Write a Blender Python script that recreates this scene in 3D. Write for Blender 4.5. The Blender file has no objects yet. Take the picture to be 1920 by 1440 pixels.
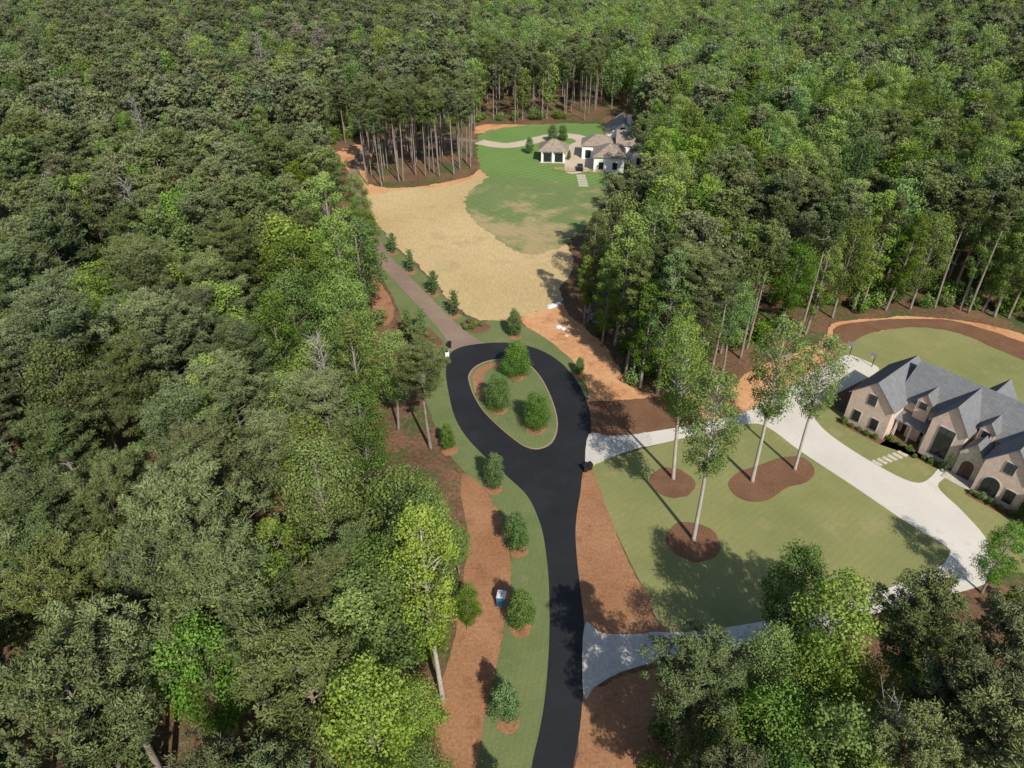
import bpy, bmesh, math, random
import numpy as np
from mathutils import Vector, geometry
from mathutils import noise as mn
random.seed(7)
RNG = np.random.default_rng(11)
sc = bpy.context.scene
C = sc.collection
# ------------------------------------------------------------------ survey
HC = 64.0; TH = math.radians(35); ST, CT = math.sin(TH), math.cos(TH); FP = 1280.0
def g(x, y, h=0.0):
    u = (x-960)/FP; v = (y-720)/FP
    z = (HC-h)/(ST+v*CT)
    return (u*z, z*(CT-v*ST))
def proj(X, Y, Z=0.0):
    d = Y*CT+(HC-Z)*ST
    return (960+FP*X/d, 720+FP*(-Y*ST+(HC-Z)*CT)/d, d)
def inpoly(x, y, P):
    c = False; j = len(P)-1
    for i in range(len(P)):
        xi, yi = P[i]; xj, yj = P[j]
        if (yi > y) != (yj > y) and x < (xj-xi)*(y-yi)/(yj-yi)+xi: c = not c
        j = i
    return c
# ------------------------------------------------------------------ materials
def nd(nt, t, **kw):
    n = nt.nodes.new(t)
    for k, v in kw.items(): setattr(n, k, v)
    return n
def newmat(name):
    m = bpy.data.materials.new(name); m.use_nodes = True
    nt = m.node_tree; b = nt.nodes['Principled BSDF']
    return m, nt, b
def col4(c): return (c[0], c[1], c[2], 1)
def ramp(nt, fac, stops):
    r = nd(nt, 'ShaderNodeValToRGB')
    e = r.color_ramp.elements
    while len(e) < len(stops): e.new(0.5)
    for k, (p, c) in enumerate(stops): e[k].position = p; e[k].color = col4(c)
    nt.links.new(fac, r.inputs[0]); return r.outputs[0]
def noise(nt, vec, scale, detail=6, rough=.6):
    n = nd(nt, 'ShaderNodeTexNoise'); n.inputs['Scale'].default_value = scale
    n.inputs['Detail'].default_value = detail; n.inputs['Roughness'].default_value = rough
    nt.links.new(vec, n.inputs['Vector']); return n.outputs[0]
def mixc(nt, fac, a, b, mode='MIX'):
    m = nd(nt, 'ShaderNodeMix', data_type='RGBA', blend_type=mode)
    for s, v in ((m.inputs[0], fac), (m.inputs[6], a), (m.inputs[7], b)):
        if isinstance(v, (int, float)): s.default_value = v
        elif isinstance(v, tuple): s.default_value = col4(v)
        else: nt.links.new(v, s)
    return m.outputs[2]
def gmat(name, c1, c2, s1=.12, s2=2.5, fine=.5, bump=.4, bdist=.08, stretch=None, rot=0, rough=.95, patch=None, spec=.15, stripe=None, grad=None):
    m, nt, b = newmat(name)
    tc = nd(nt, 'ShaderNodeTexCoord'); vec = tc.outputs['Object']
    mp = nd(nt, 'ShaderNodeMapping'); mp.inputs['Rotation'].default_value = (0, 0, rot)
    if stretch: mp.inputs['Scale'].default_value = stretch
    nt.links.new(vec, mp.inputs[0])
    big = noise(nt, vec, s1, 5); c = ramp(nt, big, [(.33, c1), (.67, c2)])
    if patch:
        p = noise(nt, vec, patch[1], 7, .7)
        if grad:            # patches grow commoner towards one side of the sheet
            sx = nd(nt, 'ShaderNodeSeparateXYZ'); nt.links.new(vec, sx.inputs[0]); mr = nd(nt, 'ShaderNodeMapRange')
            for k, v in zip(('From Min', 'From Max', 'To Min', 'To Max'), grad): mr.inputs[k].default_value = v
            nt.links.new(sx.outputs[1], mr.inputs[0]); ad = nd(nt, 'ShaderNodeMath', operation='ADD')
            nt.links.new(p, ad.inputs[0]); nt.links.new(mr.outputs[0], ad.inputs[1]); p = ad.outputs[0]
        f = ramp(nt, p, [(patch[2], (0, 0, 0)), (patch[2]+.14, (1, 1, 1))])
        c = mixc(nt, f, c, patch[0])
    if stripe:
        w = nd(nt, 'ShaderNodeTexWave'); w.inputs['Scale'].default_value = stripe[0]; w.inputs['Distortion'].default_value = stripe[3] if len(stripe) > 3 else 1.2
        w.inputs['Detail'].default_value = 3
        mp2 = nd(nt, 'ShaderNodeMapping'); mp2.inputs['Rotation'].default_value = (0, 0, stripe[1]); nt.links.new(vec, mp2.inputs[0])
        nt.links.new(mp2.outputs[0], w.inputs[0])
        k = stripe[2]; s = ramp(nt, w.outputs[1], [(.3, (1-k, 1-k, 1-k)), (.7, (1+k*.6, 1+k*.6, 1+k*.6))])
        c = mixc(nt, 1.0, c, s, 'MULTIPLY')
    fn = noise(nt, mp.outputs[0], s2, 8, .75)
    lo = 1-fine; hi = 1+fine*.8
    f = ramp(nt, fn, [(.3, (lo, lo, lo)), (.7, (hi, hi, hi))])
    c = mixc(nt, 1.0, c, f, 'MULTIPLY')
    nt.links.new(c, b.inputs['Base Color'])
    b.inputs['Roughness'].default_value = rough; b.inputs['Specular IOR Level'].default_value = spec
    if bump:
        bp = nd(nt, 'ShaderNodeBump'); bp.inputs['Strength'].default_value = bump; bp.inputs['Distance'].default_value = bdist
        nt.links.new(fn, bp.inputs['Height']); nt.links.new(bp.outputs[0], b.inputs['Normal'])
    return m
def plain(name, c, rough=.6, var=.15, scale=3, metal=0, spec=.4):
    m, nt, b = newmat(name)
    tc = nd(nt, 'ShaderNodeTexCoord')
    n = noise(nt, tc.outputs['Object'], scale, 5)
    cc = ramp(nt, n, [(.3, tuple(k*(1-var) for k in c)), (.7, tuple(k*(1+var) for k in c))])
    nt.links.new(cc, b.inputs['Base Color']); b.inputs['Roughness'].default_value = rough
    b.inputs['Metallic'].default_value = metal; b.inputs['Specular IOR Level'].default_value = spec
    return m
def leafmat(name, dark, mid, light, trans=.25, hue=.03, val=.35, sat=(.85, 1.15)):
    m, nt, b = newmat(name)
    at = nd(nt, 'ShaderNodeAttribute', attribute_name='tone')
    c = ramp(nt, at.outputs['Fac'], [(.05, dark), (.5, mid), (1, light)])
    oi = nd(nt, 'ShaderNodeObjectInfo')
    hs = nd(nt, 'ShaderNodeHueSaturation')
    def rmap(lo, hi, src):
        r = nd(nt, 'ShaderNodeMapRange'); r.inputs['To Min'].default_value = lo; r.inputs['To Max'].default_value = hi
        nt.links.new(src, r.inputs['Value']); return r.outputs[0]
    def rnd(k):
        ml = nd(nt, 'ShaderNodeMath', operation='MULTIPLY'); ml.inputs[1].default_value = k
        fr = nd(nt, 'ShaderNodeMath', operation='FRACT')
        nt.links.new(oi.outputs['Random'], ml.inputs[0]); nt.links.new(ml.outputs[0], fr.inputs[0]); return fr.outputs[0]
    nt.links.new(rmap(.5-hue, .5+hue, oi.outputs['Random']), hs.inputs['Hue'])
    nt.links.new(rmap(1-val, 1+val, rnd(7.31)), hs.inputs['Value'])
    nt.links.new(rmap(sat[0], sat[1], rnd(13.7)), hs.inputs['Saturation'])
    nt.links.new(c, hs.inputs['Color'])
    d = nd(nt, 'ShaderNodeBsdfDiffuse'); nt.links.new(hs.outputs[0], d.inputs[0])
    out = nt.nodes['Material Output'].inputs[0]
    if trans > 0:
        t = nd(nt, 'ShaderNodeBsdfTranslucent'); mx = nd(nt, 'ShaderNodeMixShader'); mx.inputs[0].default_value = trans
        nt.links.new(hs.outputs[0], t.inputs[0]); nt.links.new(d.outputs[0], mx.inputs[1]); nt.links.new(t.outputs[0], mx.inputs[2])
        nt.links.new(mx.outputs[0], out)
    else: nt.links.new(d.outputs[0], out)
    nt.nodes.remove(b)
    return m
def brickmat(name, c1, c2, mortar, w, h, rough=.85, ms=.012, var=.3):
    m, nt, b = newmat(name)
    tc = nd(nt, 'ShaderNodeTexCoord'); sp = nd(nt, 'ShaderNodeSeparateXYZ'); nt.links.new(tc.outputs['Object'], sp.inputs[0])
    ad = nd(nt, 'ShaderNodeMath', operation='ADD'); nt.links.new(sp.outputs[0], ad.inputs[0]); nt.links.new(sp.outputs[1], ad.inputs[1])
    cb = nd(nt, 'ShaderNodeCombineXYZ'); nt.links.new(ad.outputs[0], cb.inputs[0]); nt.links.new(sp.outputs[2], cb.inputs[1])
    br = nd(nt, 'ShaderNodeTexBrick'); nt.links.new(cb.outputs[0], br.inputs[0])
    br.inputs['Scale'].default_value = 1; br.inputs['Brick Width'].default_value = w; br.inputs['Row Height'].default_value = h
    br.inputs['Mortar Size'].default_value = ms
    br.inputs['Color1'].default_value = col4(c1); br.inputs['Color2'].default_value = col4(c2); br.inputs['Mortar'].default_value = col4(mortar)
    n = noise(nt, tc.outputs['Object'], 1.1, 6, .7)
    f = ramp(nt, n, [(.3, (1-var,)*3), (.7, (1+var,)*3)])
    nt.links.new(mixc(nt, 1.0, br.outputs[0], f, 'MULTIPLY'), b.inputs['Base Color'])
    b.inputs['Roughness'].default_value = rough; b.inputs['Specular IOR Level'].default_value = .25
    return m
FY0, FY1 = g(980, 480)[1], g(980, 345)[1]
M = {}
M['floor'] = gmat('forest_floor', (.13, .077, .045), (.23, .13, .075), .1, 1.6, .55, .6, .15, patch=((.08, .11, .035), .12, .48))
M['straw_bed'] = gmat('pine_straw', (.32, .158, .08), (.40, .212, .113), .15, 3, .38, .5, .08, patch=((.26, .125, .064), .35, .55))
M['mulch'] = gmat('dark_mulch', (.17, .088, .05), (.22, .118, .068), .3, 4, .4, .5, .08)
M['clay'] = gmat('red_clay', (.55, .265, .125), (.67, .385, .20), .12, 1.2, .25, .5, .1, patch=((.42, .185, .088), .25, .54))
M['lawn'] = gmat('lawn_grass', (.205, .222, .082), (.275, .27, .11), .09, 5, .22, .3, .04, stripe=(.35, .9, .02), patch=((.32, .275, .135), .16, .56))
M['verge'] = gmat('verge_grass', (.135, .178, .066), (.18, .208, .086), .2, 5, .25, .3, .04, stripe=(.5, .2, .025), patch=((.225, .215, .105), .3, .56))
M['field'] = gmat('field_grass', (.15, .215, .072), (.20, .245, .098), .06, 2.5, .28, .3, .06, stripe=(.16, -.7, .04), patch=((.40, .32, .165), .10, .50), grad=(FY0, FY1, .15, -.05))
M['farlawn'] = gmat('far_lawn', (.15, .25, .068), (.18, .275, .082), .1, 3, .2, .3, .05, stripe=(.16, .9, .12, .5))
M['straw'] = gmat('straw_field', (.50, .365, .18), (.61, .46, .24), .045, 1.9, .22, .4, .10, stretch=(1, .3, 1), rot=.55, patch=((.44, .34, .17), .09, .53))
M['asphalt'] = gmat('fresh_asphalt', (.016, .0163, .0185), (.024, .0245, .0275), .15, 9, .25, .25, .02, rough=.65, spec=.35, patch=((.028, .028, .031), .12, .52))
M['oldroad'] = gmat('worn_brown_asphalt', (.235, .172, .13), (.33, .24, .18), .1, 4, .25, .2, .03)
M['concrete'] = gmat('pale_concrete', (.58, .545, .475), (.68, .635, .565), .1, 6, .1, .1, .02, rough=.85, patch=((.51, .48, .43), .2, .58))
M['tan'] = gmat('tan_gravel', (.52, .43, .32), (.60, .50, .39), .1, 4, .15, .2, .03)
m, nt, b = newmat('cobble_paving'); M['cobble'] = m
tc = nd(nt, 'ShaderNodeTexCoord'); vo = nd(nt, 'ShaderNodeTexVoronoi'); vo.inputs['Scale'].default_value = 4
nt.links.new(tc.outputs['Object'], vo.inputs['Vector'])
c = ramp(nt, vo.outputs['Color'], [(.1, (.52, .485, .43)), (.9, (.62, .58, .52))])
e = ramp(nt, vo.outputs['Distance'], [(.55, (1, 1, 1)), (.8, (.82, .81, .79))])
nt.links.new(mixc(nt, 1.0, c, e, 'MULTIPLY'), b.inputs['Base Color']); b.inputs['Roughness'].default_value = .9
M['edging'] = plain('edging_soil', (.34, .24, .15), .9)
M['brick'] = brickmat('pink_brick', (.60, .415, .33), (.72, .55, .455), (.66, .56, .49), .24, .085, var=.16)
M['slate'] = brickmat('slate_shingle', (.18, .184, .19), (.215, .22, .226), (.14, .143, .148), .5, .22, .85, .015, .12)
M['tile'] = brickmat('brown_shingle', (.30, .24, .19), (.385, .315, .25), (.19, .15, .12), .5, .25, .85, .03, .25)
M['white'] = plain('white_wall', (.84, .83, .80), .8, .04)
M['trim'] = plain('cream_trim', (.62, .57, .50), .7, .05)
M['stone'] = plain('pale_stone', (.55, .49, .40), .85, .2, 2)
M['frame'] = plain('dark_frame', (.03, .028, .028), .5)
M['glass'] = plain('window_glass', (.02, .025, .03), .08, .2, 1, 0, .6)
M['wood'] = plain('dark_wood', (.09, .05, .03), .6, .25)
M['tanwood'] = plain('tan_timber', (.42, .30, .17), .8, .2)
M['black'] = plain('black_plastic', (.018, .018, .02), .45)
M['rubber'] = plain('rubber', (.02, .02, .02), .9)
M['bluep'] = plain('blue_plastic', (.04, .20, .36), .5)
M['whitep'] = plain('white_plastic', (.78, .78, .78), .5, .04)
M['metal'] = plain('grey_metal', (.3, .31, .32), .45, .1, 3, .6)
M['board'] = plain('clear_backboard', (.36, .37, .38), .2, .05)
M['orange'] = plain('orange_rim', (.6, .12, .03), .5)
M['rock'] = plain('grey_rock', (.36, .33, .30), .95, .3, 2)
M['bark'] = gmat('pine_bark', (.20, .17, .145), (.33, .285, .25), .6, 5, .4, .6, .05)
M['bark_pale'] = gmat('pale_bark', (.36, .325, .28), (.50, .455, .40), .6, 5, .3, .4, .04)
M['grey_twig'] = gmat('bare_grey_twig', (.27, .24, .23), (.38, .34, .33), .6, 5, .3, .3, .04)
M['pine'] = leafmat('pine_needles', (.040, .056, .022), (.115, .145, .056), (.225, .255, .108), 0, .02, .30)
M['hazepine'] = leafmat('hazed_pine_needles', (.058, .072, .036), (.118, .142, .068), (.195, .218, .110), 0, .022, .28)  # paler, greyer needles: distance haze put into the colour
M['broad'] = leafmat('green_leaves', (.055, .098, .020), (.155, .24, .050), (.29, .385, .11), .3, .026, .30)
M['hazebroad'] = leafmat('hazed_green_leaves', (.085, .132, .040), (.188, .268, .076), (.31, .39, .135), .25, .026, .26)  # leaves lightened and dulled, standing in for haze over the far wood
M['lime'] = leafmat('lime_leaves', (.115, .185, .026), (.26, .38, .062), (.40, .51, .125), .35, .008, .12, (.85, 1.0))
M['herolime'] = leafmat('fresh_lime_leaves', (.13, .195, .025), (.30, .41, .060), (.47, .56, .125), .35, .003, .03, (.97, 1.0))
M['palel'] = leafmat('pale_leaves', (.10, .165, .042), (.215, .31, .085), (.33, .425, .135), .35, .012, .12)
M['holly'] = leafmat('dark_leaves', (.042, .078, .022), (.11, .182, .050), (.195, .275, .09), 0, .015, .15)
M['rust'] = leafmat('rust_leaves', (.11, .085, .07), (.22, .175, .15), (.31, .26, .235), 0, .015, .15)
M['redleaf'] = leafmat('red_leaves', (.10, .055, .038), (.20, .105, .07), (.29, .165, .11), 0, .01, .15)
# ------------------------------------------------------------------ object helpers
def link(name, me, parent=None, loc=None):
    o = bpy.data.objects.new(name, me); C.objects.link(o)
    if parent: o.parent = parent
    if loc: o.location = loc
    return o
def tag(o, label=None, cat=None, group=None, kind=None):
    if label: o['label'] = label
    if cat: o['category'] = cat
    if group: o['group'] = group
    if kind: o['kind'] = kind
    return o
def thing(name, loc, rz=0, label=None, cat=None, group=None, s=1.0):
    o = link(name, None); o.location = loc; o.rotation_euler = (0, 0, rz); o.scale = (s, s, s)
    return tag(o, label, cat, group)
class MB:
    def __init__(s): s.v = []; s.f = []
    def add(s, v, f):
        k = len(s.v); s.v += [tuple(p) for p in v]; s.f += [tuple(i+k for i in q) for q in f]; return s
    def box(s, x0, x1, y0, y1, z0, z1):
        return s.add([(x0, y0, z0), (x1, y0, z0), (x1, y1, z0), (x0, y1, z0), (x0, y0, z1), (x1, y0, z1), (x1, y1, z1), (x0, y1, z1)],
                     [(0, 3, 2, 1), (4, 5, 6, 7), (0, 1, 5, 4), (1, 2, 6, 5), (2, 3, 7, 6), (3, 0, 4, 7)])
    def prism(s, top, th):
        n = len(top); v = list(top)+[(p[0], p[1], p[2]-th) for p in top]
        return s.add(v, [tuple(range(n)), tuple(range(2*n-1, n-1, -1))]+[(i, i+n, (i+1) % n+n, (i+1) % n) for i in range(n)])
    def ext_y(s, prof, y0, y1):
        n = len(prof); v = [(p[0], y0, p[1]) for p in prof]+[(p[0], y1, p[1]) for p in prof]
        return s.add(v, [tuple(range(n)), tuple(range(2*n-1, n-1, -1))]+[(i, i+n, (i+1) % n+n, (i+1) % n) for i in range(n)])
    def ext_x(s, prof, x0, x1):
        n = len(prof); v = [(x0, p[0], p[1]) for p in prof]+[(x1, p[0], p[1]) for p in prof]
        return s.add(v, [tuple(range(n)), tuple(range(2*n-1, n-1, -1))]+[(i, i+n, (i+1) % n+n, (i+1) % n) for i in range(n)])
    def tube(s, P, R, n=7, cap=True):
        k = len(s.v); P = [Vector(p) for p in P]
        for i, p in enumerate(P):
            d = (P[min(i+1, len(P)-1)]-P[max(i-1, 0)]).normalized()
            a = d.orthogonal().normalized() if abs(d.z) < .9 else Vector((1, 0, 0))
            a = (a-d*a.dot(d)).normalized(); b2 = d.cross(a)
            for j in range(n):
                t = 2*math.pi*j/n; s.v.append(tuple(p+(a*math.cos(t)+b2*math.sin(t))*R[i]))
        for i in range(len(P)-1):
            for j in range(n):
                s.f.append((k+i*n+j, k+i*n+(j+1) % n, k+(i+1)*n+(j+1) % n, k+(i+1)*n+j))
        if cap:
            s.f.append(tuple(k+j for j in range(n-1, -1, -1))); s.f.append(tuple(k+(len(P)-1)*n+j for j in range(n)))
        return s
    def mesh(s, name, mat, smooth=False):
        me = bpy.data.meshes.new(name); me.from_pydata(s.v, [], s.f); me.materials.append(mat)
        bm = bmesh.new(); bm.from_mesh(me); bmesh.ops.recalc_face_normals(bm, faces=bm.faces); bm.to_mesh(me); bm.free()
        if smooth: me.polygons.foreach_set('use_smooth', [True]*len(me.polygons))
        return me
    def build(s, name, mat, parent=None, loc=None, smooth=False):
        return link(name, s.mesh(name, mat, smooth), parent, loc)
# ------------------------------------------------------------------ ground sheets
def spline(P, n=5):
    out = []; L = len(P)
    for i in range(L):
        p0, p1, p2, p3 = P[i-1], P[i], P[(i+1) % L], P[(i+2) % L]
        for k in range(n):
            t = k/n; t2 = t*t; t3 = t2*t
            out.append(tuple(.5*((2*p1[a])+(-p0[a]+p2[a])*t+(2*p0[a]-5*p1[a]+4*p2[a]-p3[a])*t2+(-p0[a]+3*p1[a]-3*p2[a]+p3[a])*t3) for a in (0, 1)))
    return out
def parea(W): return abs(sum(W[i-1][0]*W[i][1]-W[i][0]*W[i-1][1] for i in range(len(W))))/2
def sheet(name, P, z, mat, smooth=5, jit=0.0, world=False, kind='structure', jf=1.0):
    W0 = P if world else [g(*p) for p in P]
    W0 = spline(W0, smooth) if smooth else list(W0); ph = random.random()*50
    for shrink in (1, .6, .35, .2, 0):
        W = W0; j = jit*shrink
        if j:
            D = []
            for i in range(len(W)):
                a, b2 = Vector(W[i]), Vector(W[(i+1) % len(W)]); k = max(1, int((b2-a).length/.4))
                D += [tuple(a.lerp(b2, q/k)) for q in range(k)]
            def jn_(x, y, s): return j*(mn.noise((x*.35*jf, y*.35*jf, s))*1.5+mn.noise((x*1.3*jf, y*1.3*jf, s))*1.0)
            W = [(x+jn_(x, y, ph), y+jn_(x, y, ph+9)) for x, y in D]
        vs = [Vector((x, y, z)) for x, y in W]
        tr = geometry.tessellate_polygon([vs])
        ta = sum(abs((W[b_][0]-W[a_][0])*(W[c_][1]-W[a_][1])-(W[c_][0]-W[a_][0])*(W[b_][1]-W[a_][1]))/2 for a_, b_, c_ in tr)
        if abs(ta-parea(W)) < .03*parea(W): break
    n = len(vs); V = [tuple(v) for v in vs]+[(v.x, v.y, -.05) for v in vs]
    F = [tuple(t) for t in tr]+[(i, (i+1) % n, (i+1) % n+n, i+n) for i in range(n)]
    mb = MB(); mb.add(V, F); o = mb.build(name, mat); tag(o, kind=kind); return o
def strip(name, cl, w, z, mat):
    """a lane of quads along a smoothed centreline"""
    P = [Vector(p) for p in cl]; W = w if isinstance(w, list) else [w]*len(P); Q, QW = [], []
    for i in range(len(P)-1):
        p0, p1, p2, p3 = P[max(i-1, 0)], P[i], P[i+1], P[min(i+2, len(P)-1)]
        for k in range(8):
            t = k/8; Q.append(.5*((2*p1)+(-p0+p2)*t+(2*p0-5*p1+4*p2-p3)*t*t+(-p0+3*p1-3*p2+p3)*t**3)); QW.append(W[i]+(W[i+1]-W[i])*t)
    Q.append(P[-1]); QW.append(W[-1]); V, F = [], []
    for i, p in enumerate(Q):
        d = (Q[min(i+1, len(Q)-1)]-Q[max(i-1, 0)]).normalized(); nr = Vector((-d.y, d.x))*QW[i]/2*(1+.04*math.sin(i*1.7))
        V += [(p.x+nr.x, p.y+nr.y, z), (p.x-nr.x, p.y-nr.y, z), (p.x+nr.x, p.y+nr.y, -.05), (p.x-nr.x, p.y-nr.y, -.05)]
    for i in range(len(Q)-1):
        a, b2 = 4*i, 4*i+4; F += [(a, a+1, b2+1, b2), (a, b2, b2+2, a+2), (a+1, a+3, b2+3, b2+1)]
    mb = MB(); mb.add(V, F); return tag(mb.build(name, mat), kind='structure')
def disc(cx, cy, r, n=20, e=1.0):
    return [(cx+r*math.cos(2*math.pi*i/n)*(1+.06*random.uniform(-1, 1)), cy+r*e*math.sin(2*math.pi*i/n)*(1+.06*random.uniform(-1, 1))) for i in range(n)]
gm = MB(); gm.add([(-2500, -300, 0), (2500, -300, 0), (2500, 4000, 0), (-2500, 4000, 0)], [(0, 1, 2, 3)])
tag(gm.build('ground', M['floor']), kind='structure')
sheet('pine_straw_bed', [(870, 888), (905, 912), (945, 985), (957, 1050), (957, 1100), (942, 1190), (922, 1290), (905, 1370), (895, 1560), (765, 1560), (790, 1440), (815, 1330), (850, 1200), (870, 1080), (875, 990), (865, 930)], .012, M['straw_bed'], jit=.12)
sheet('pine_straw_bed', [(1080, 875), (1118, 876), (1135, 940), (1155, 1000), (1185, 1065), (1218, 1120), (1245, 1165), (1300, 1190), (1200, 1205), (1095, 1200), (1080, 1100), (1070, 1000), (1075, 930)], .014, M['straw_bed'], jit=.15)
sheet('pine_straw_bed', [(1085, 1290), (1130, 1285), (1220, 1250), (1330, 1230), (1330, 1330), (1280, 1450), (1250, 1560), (1060, 1560), (1080, 1400)], .013, M['straw_bed'], jit=.3)
sheet('bare_earth', [(972, 590), (1010, 582), (1050, 566), (1068, 590), (1110, 625), (1150, 670), (1190, 728), (1260, 745), (1330, 735), (1400, 715), (1450, 720), (1420, 762), (1300, 798), (1200, 815), (1100, 812), (1095, 750), (1075, 705), (1040, 665), (995, 622)], .012, M['clay'], jit=.35)
sheet('bare_earth', [(1385, 715), (1430, 682), (1490, 660), (1540, 638), (1566, 606), (1640, 597), (1720, 594), (1860, 610), (1960, 645), (2050, 680), (2000, 700), (1900, 660), (1760, 620), (1640, 622), (1590, 645), (1560, 680), (1480, 722), (1400, 765)], .011, M['clay'], jit=.3)
sheet('mulch_bed', [(1095, 762), (1150, 750), (1230, 745), (1300, 755), (1312, 792), (1200, 818), (1100, 818)], .018, M['mulch'], jit=.3)
sheet('bare_earth', [(612, 300), (650, 276), (690, 270), (700, 290), (688, 340), (760, 352), (870, 334), (900, 318), (912, 326), (880, 348), (760, 362), (680, 366), (655, 320)], .010, M['clay'], jit=.5)
sheet('bare_earth', [(890, 245), (905, 234), (1000, 234), (1040, 236), (1010, 243), (900, 250)], .010, M['clay'], jit=.5)
verge = [(690, 425), (700, 480), (722, 530), (745, 575), (765, 630), (780, 690), (802, 760), (830, 830), (865, 880), (908, 915), (945, 980), (957, 1040), (957, 1100), (942, 1190), (922, 1290), (905, 1370), (893, 1560), (1030, 1560), (1055, 1300), (1060, 1100), (1060, 960), (1000, 880), (900, 760), (870, 700), (890, 665), (980, 655), (1050, 690), (1082, 722), (1103, 752), (1092, 700), (1050, 655), (1000, 620), (950, 598), (905, 603), (865, 590), (835, 560), (795, 515), (760, 483), (730, 452), (705, 415)]
sheet('grass_verge', verge, .022, M['verge'], jit=.1)
sheet('pine_straw_bed', [(700, 520), (716, 535), (735, 565), (738, 595), (722, 610), (705, 590), (690, 550)], .030, M['straw_bed'], jit=.15)
sheet('mulch_bed', [(778, 628), (800, 612), (826, 636), (828, 648), (800, 652)], .031, M['mulch'], jit=.1)
sheet('mulch_bed', [(862, 608), (885, 598), (918, 610), (912, 622), (884, 624)], .032, M['mulch'], jit=.1)
sheet('front_lawn', [(1112, 875), (1150, 858), (1220, 838), (1300, 815), (1400, 790), (1470, 815), (1540, 868), (1620, 920), (1700, 975), (1778, 1022), (1780, 1048), (1740, 1080), (1650, 1115), (1550, 1145), (1400, 1175), (1290, 1190), (1240, 1175), (1215, 1122), (1180, 1050), (1150, 985), (1130, 930)], .024, M['lawn'], jit=.08)
sheet('back_lawn', [(1560, 690), (1590, 640), (1640, 622), (1720, 612), (1800, 622), (1900, 662), (2050, 720), (2300, 830), (2300, 1000), (1900, 900), (1700, 800), (1620, 720)], .020, M['lawn'], jit=.15)
sheet('mulch_bed', [(1567, 640), (1568, 612), (1640, 601), (1720, 598), (1800, 604), (1900, 635), (2050, 690), (2040, 715), (1900, 668), (1800, 626), (1720, 614), (1640, 622), (1592, 644)], .026, M['mulch'], jit=.15)
sheet('side_lawn', [(1500, 790), (1545, 765), (1600, 785), (1660, 820), (1730, 860), (1765, 880), (1740, 900), (1700, 905), (1600, 860), (1530, 812)], .021, M['lawn'], jit=.05)
sheet('side_lawn', [(1740, 905), (1800, 895), (1930, 955), (2100, 1010), (2100, 1110), (1950, 1080), (1862, 1060), (1840, 1000)], .023, M['lawn'], jit=.05)
sheet('straw_field', [(688, 366), (740, 357), (850, 346), (900, 326), (922, 336), (900, 352), (895, 380), (905, 405), (940, 436), (985, 462), (1020, 466), (1058, 452), (1075, 500), (1050, 540), (1052, 568), (1000, 586), (960, 598), (910, 600), (868, 586), (838, 556), (798, 511), (763, 480), (733, 450), (705, 415), (685, 388)], .026, M['straw'], jit=.5)
sheet('field', [(905, 290), (902, 318), (914, 332), (884, 356), (872, 378), (882, 405), (922, 440), (980, 476), (1040, 468), (1085, 436), (1130, 380), (1140, 330), (1100, 318), (1030, 318), (1005, 302), (975, 286)], .032, M['field'], jit=.9, jf=1.8)
sheet('far_lawn', [(900, 252), (960, 238), (1060, 232), (1150, 235), (1290, 258), (1290, 275), (1215, 305), (1150, 345), (1080, 345), (1000, 335), (940, 330), (915, 326), (900, 310), (897, 285)], .038, M['farlawn'], jit=.8, jf=1.5)
# roads
sheet('road', [(985, 1560), (997, 1440), (1012, 1370), (1023, 1300), (1030, 1200), (1030, 1110), (1025, 1045), (1014, 985), (990, 932), (955, 897), (915, 862), (875, 820), (852, 780), (840, 730), (836, 695), (842, 667), (862, 652), (900, 645), (950, 643), (1000, 652), (1042, 673), (1075, 705), (1095, 740), (1106, 775), (1108, 810), (1105, 840), (1098, 870), (1092, 890), (1088, 925), (1082, 960), (1079, 1000), (1082, 1050), (1090, 1120), (1096, 1180), (1095, 1260), (1090, 1340), (1082, 1400), (1075, 1440), (1060, 1560)], .060, M['asphalt'])
isl = [(878, 705), (888, 690), (908, 679), (940, 673), (982, 678), (1010, 702), (1030, 737), (1044, 778), (1045, 808), (1034, 832), (1010, 843), (984, 838), (958, 820), (930, 796), (905, 770), (888, 742), (880, 720)]
cx, cy = 962, 755
sheet('island_edging', isl, .080, M['edging'])
sheet('turnaround_island', [(cx+(x-cx)*.97, cy+(y-cy)*.975) for x, y in isl], .110, M['verge'])
sheet('mulch_bed', [(886, 708), (893, 695), (912, 684), (938, 679), (940, 684), (915, 695), (905, 715), (905, 745), (898, 748), (890, 735)], .122, M['straw_bed'])
up = [g(*p) for p in [(874, 652), (856, 630), (828, 600), (788, 558), (740, 508), (716, 480), (698, 445), (684, 395), (670, 355), (664, 325), (674, 296), (700, 276), (760, 263), (830, 258), (906, 267)]]
strip('upper_drive', up, [7.5, 4.2]+[3.5]*3+[3.2]*10, .055, M['oldroad'])
sheet('concrete_drive', [(1190, 817), (1300, 797), (1400, 772), (1440, 745), (1530, 695), (1582, 668), (1600, 668), (1645, 688), (1640, 700), (1600, 722), (1545, 752), (1525, 775), (1545, 806), (1600, 846), (1680, 892), (1722, 906), (1745, 895), (1762, 878), (1782, 888), (1758, 912), (1800, 955), (1845, 1005), (1864, 1050), (1856, 1085), (1828, 1102), (1750, 1122), (1700, 1134), (1560, 1172), (1400, 1207), (1300, 1227), (1225, 1241), (1205, 1190), (1290, 1186), (1400, 1171), (1560, 1140), (1690, 1094), (1760, 1064), (1778, 1042), (1774, 1025), (1700, 980), (1600, 912), (1500, 846), (1440, 802), (1400, 795), (1300, 817), (1200, 838)], .070, M['concrete'], smooth=4)
sheet('cobble_apron', [(1104, 815), (1140, 818), (1190, 815), (1215, 812), (1222, 834), (1200, 839), (1150, 856), (1118, 870), (1098, 876)], .074, M['cobble'], smooth=4)
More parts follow.
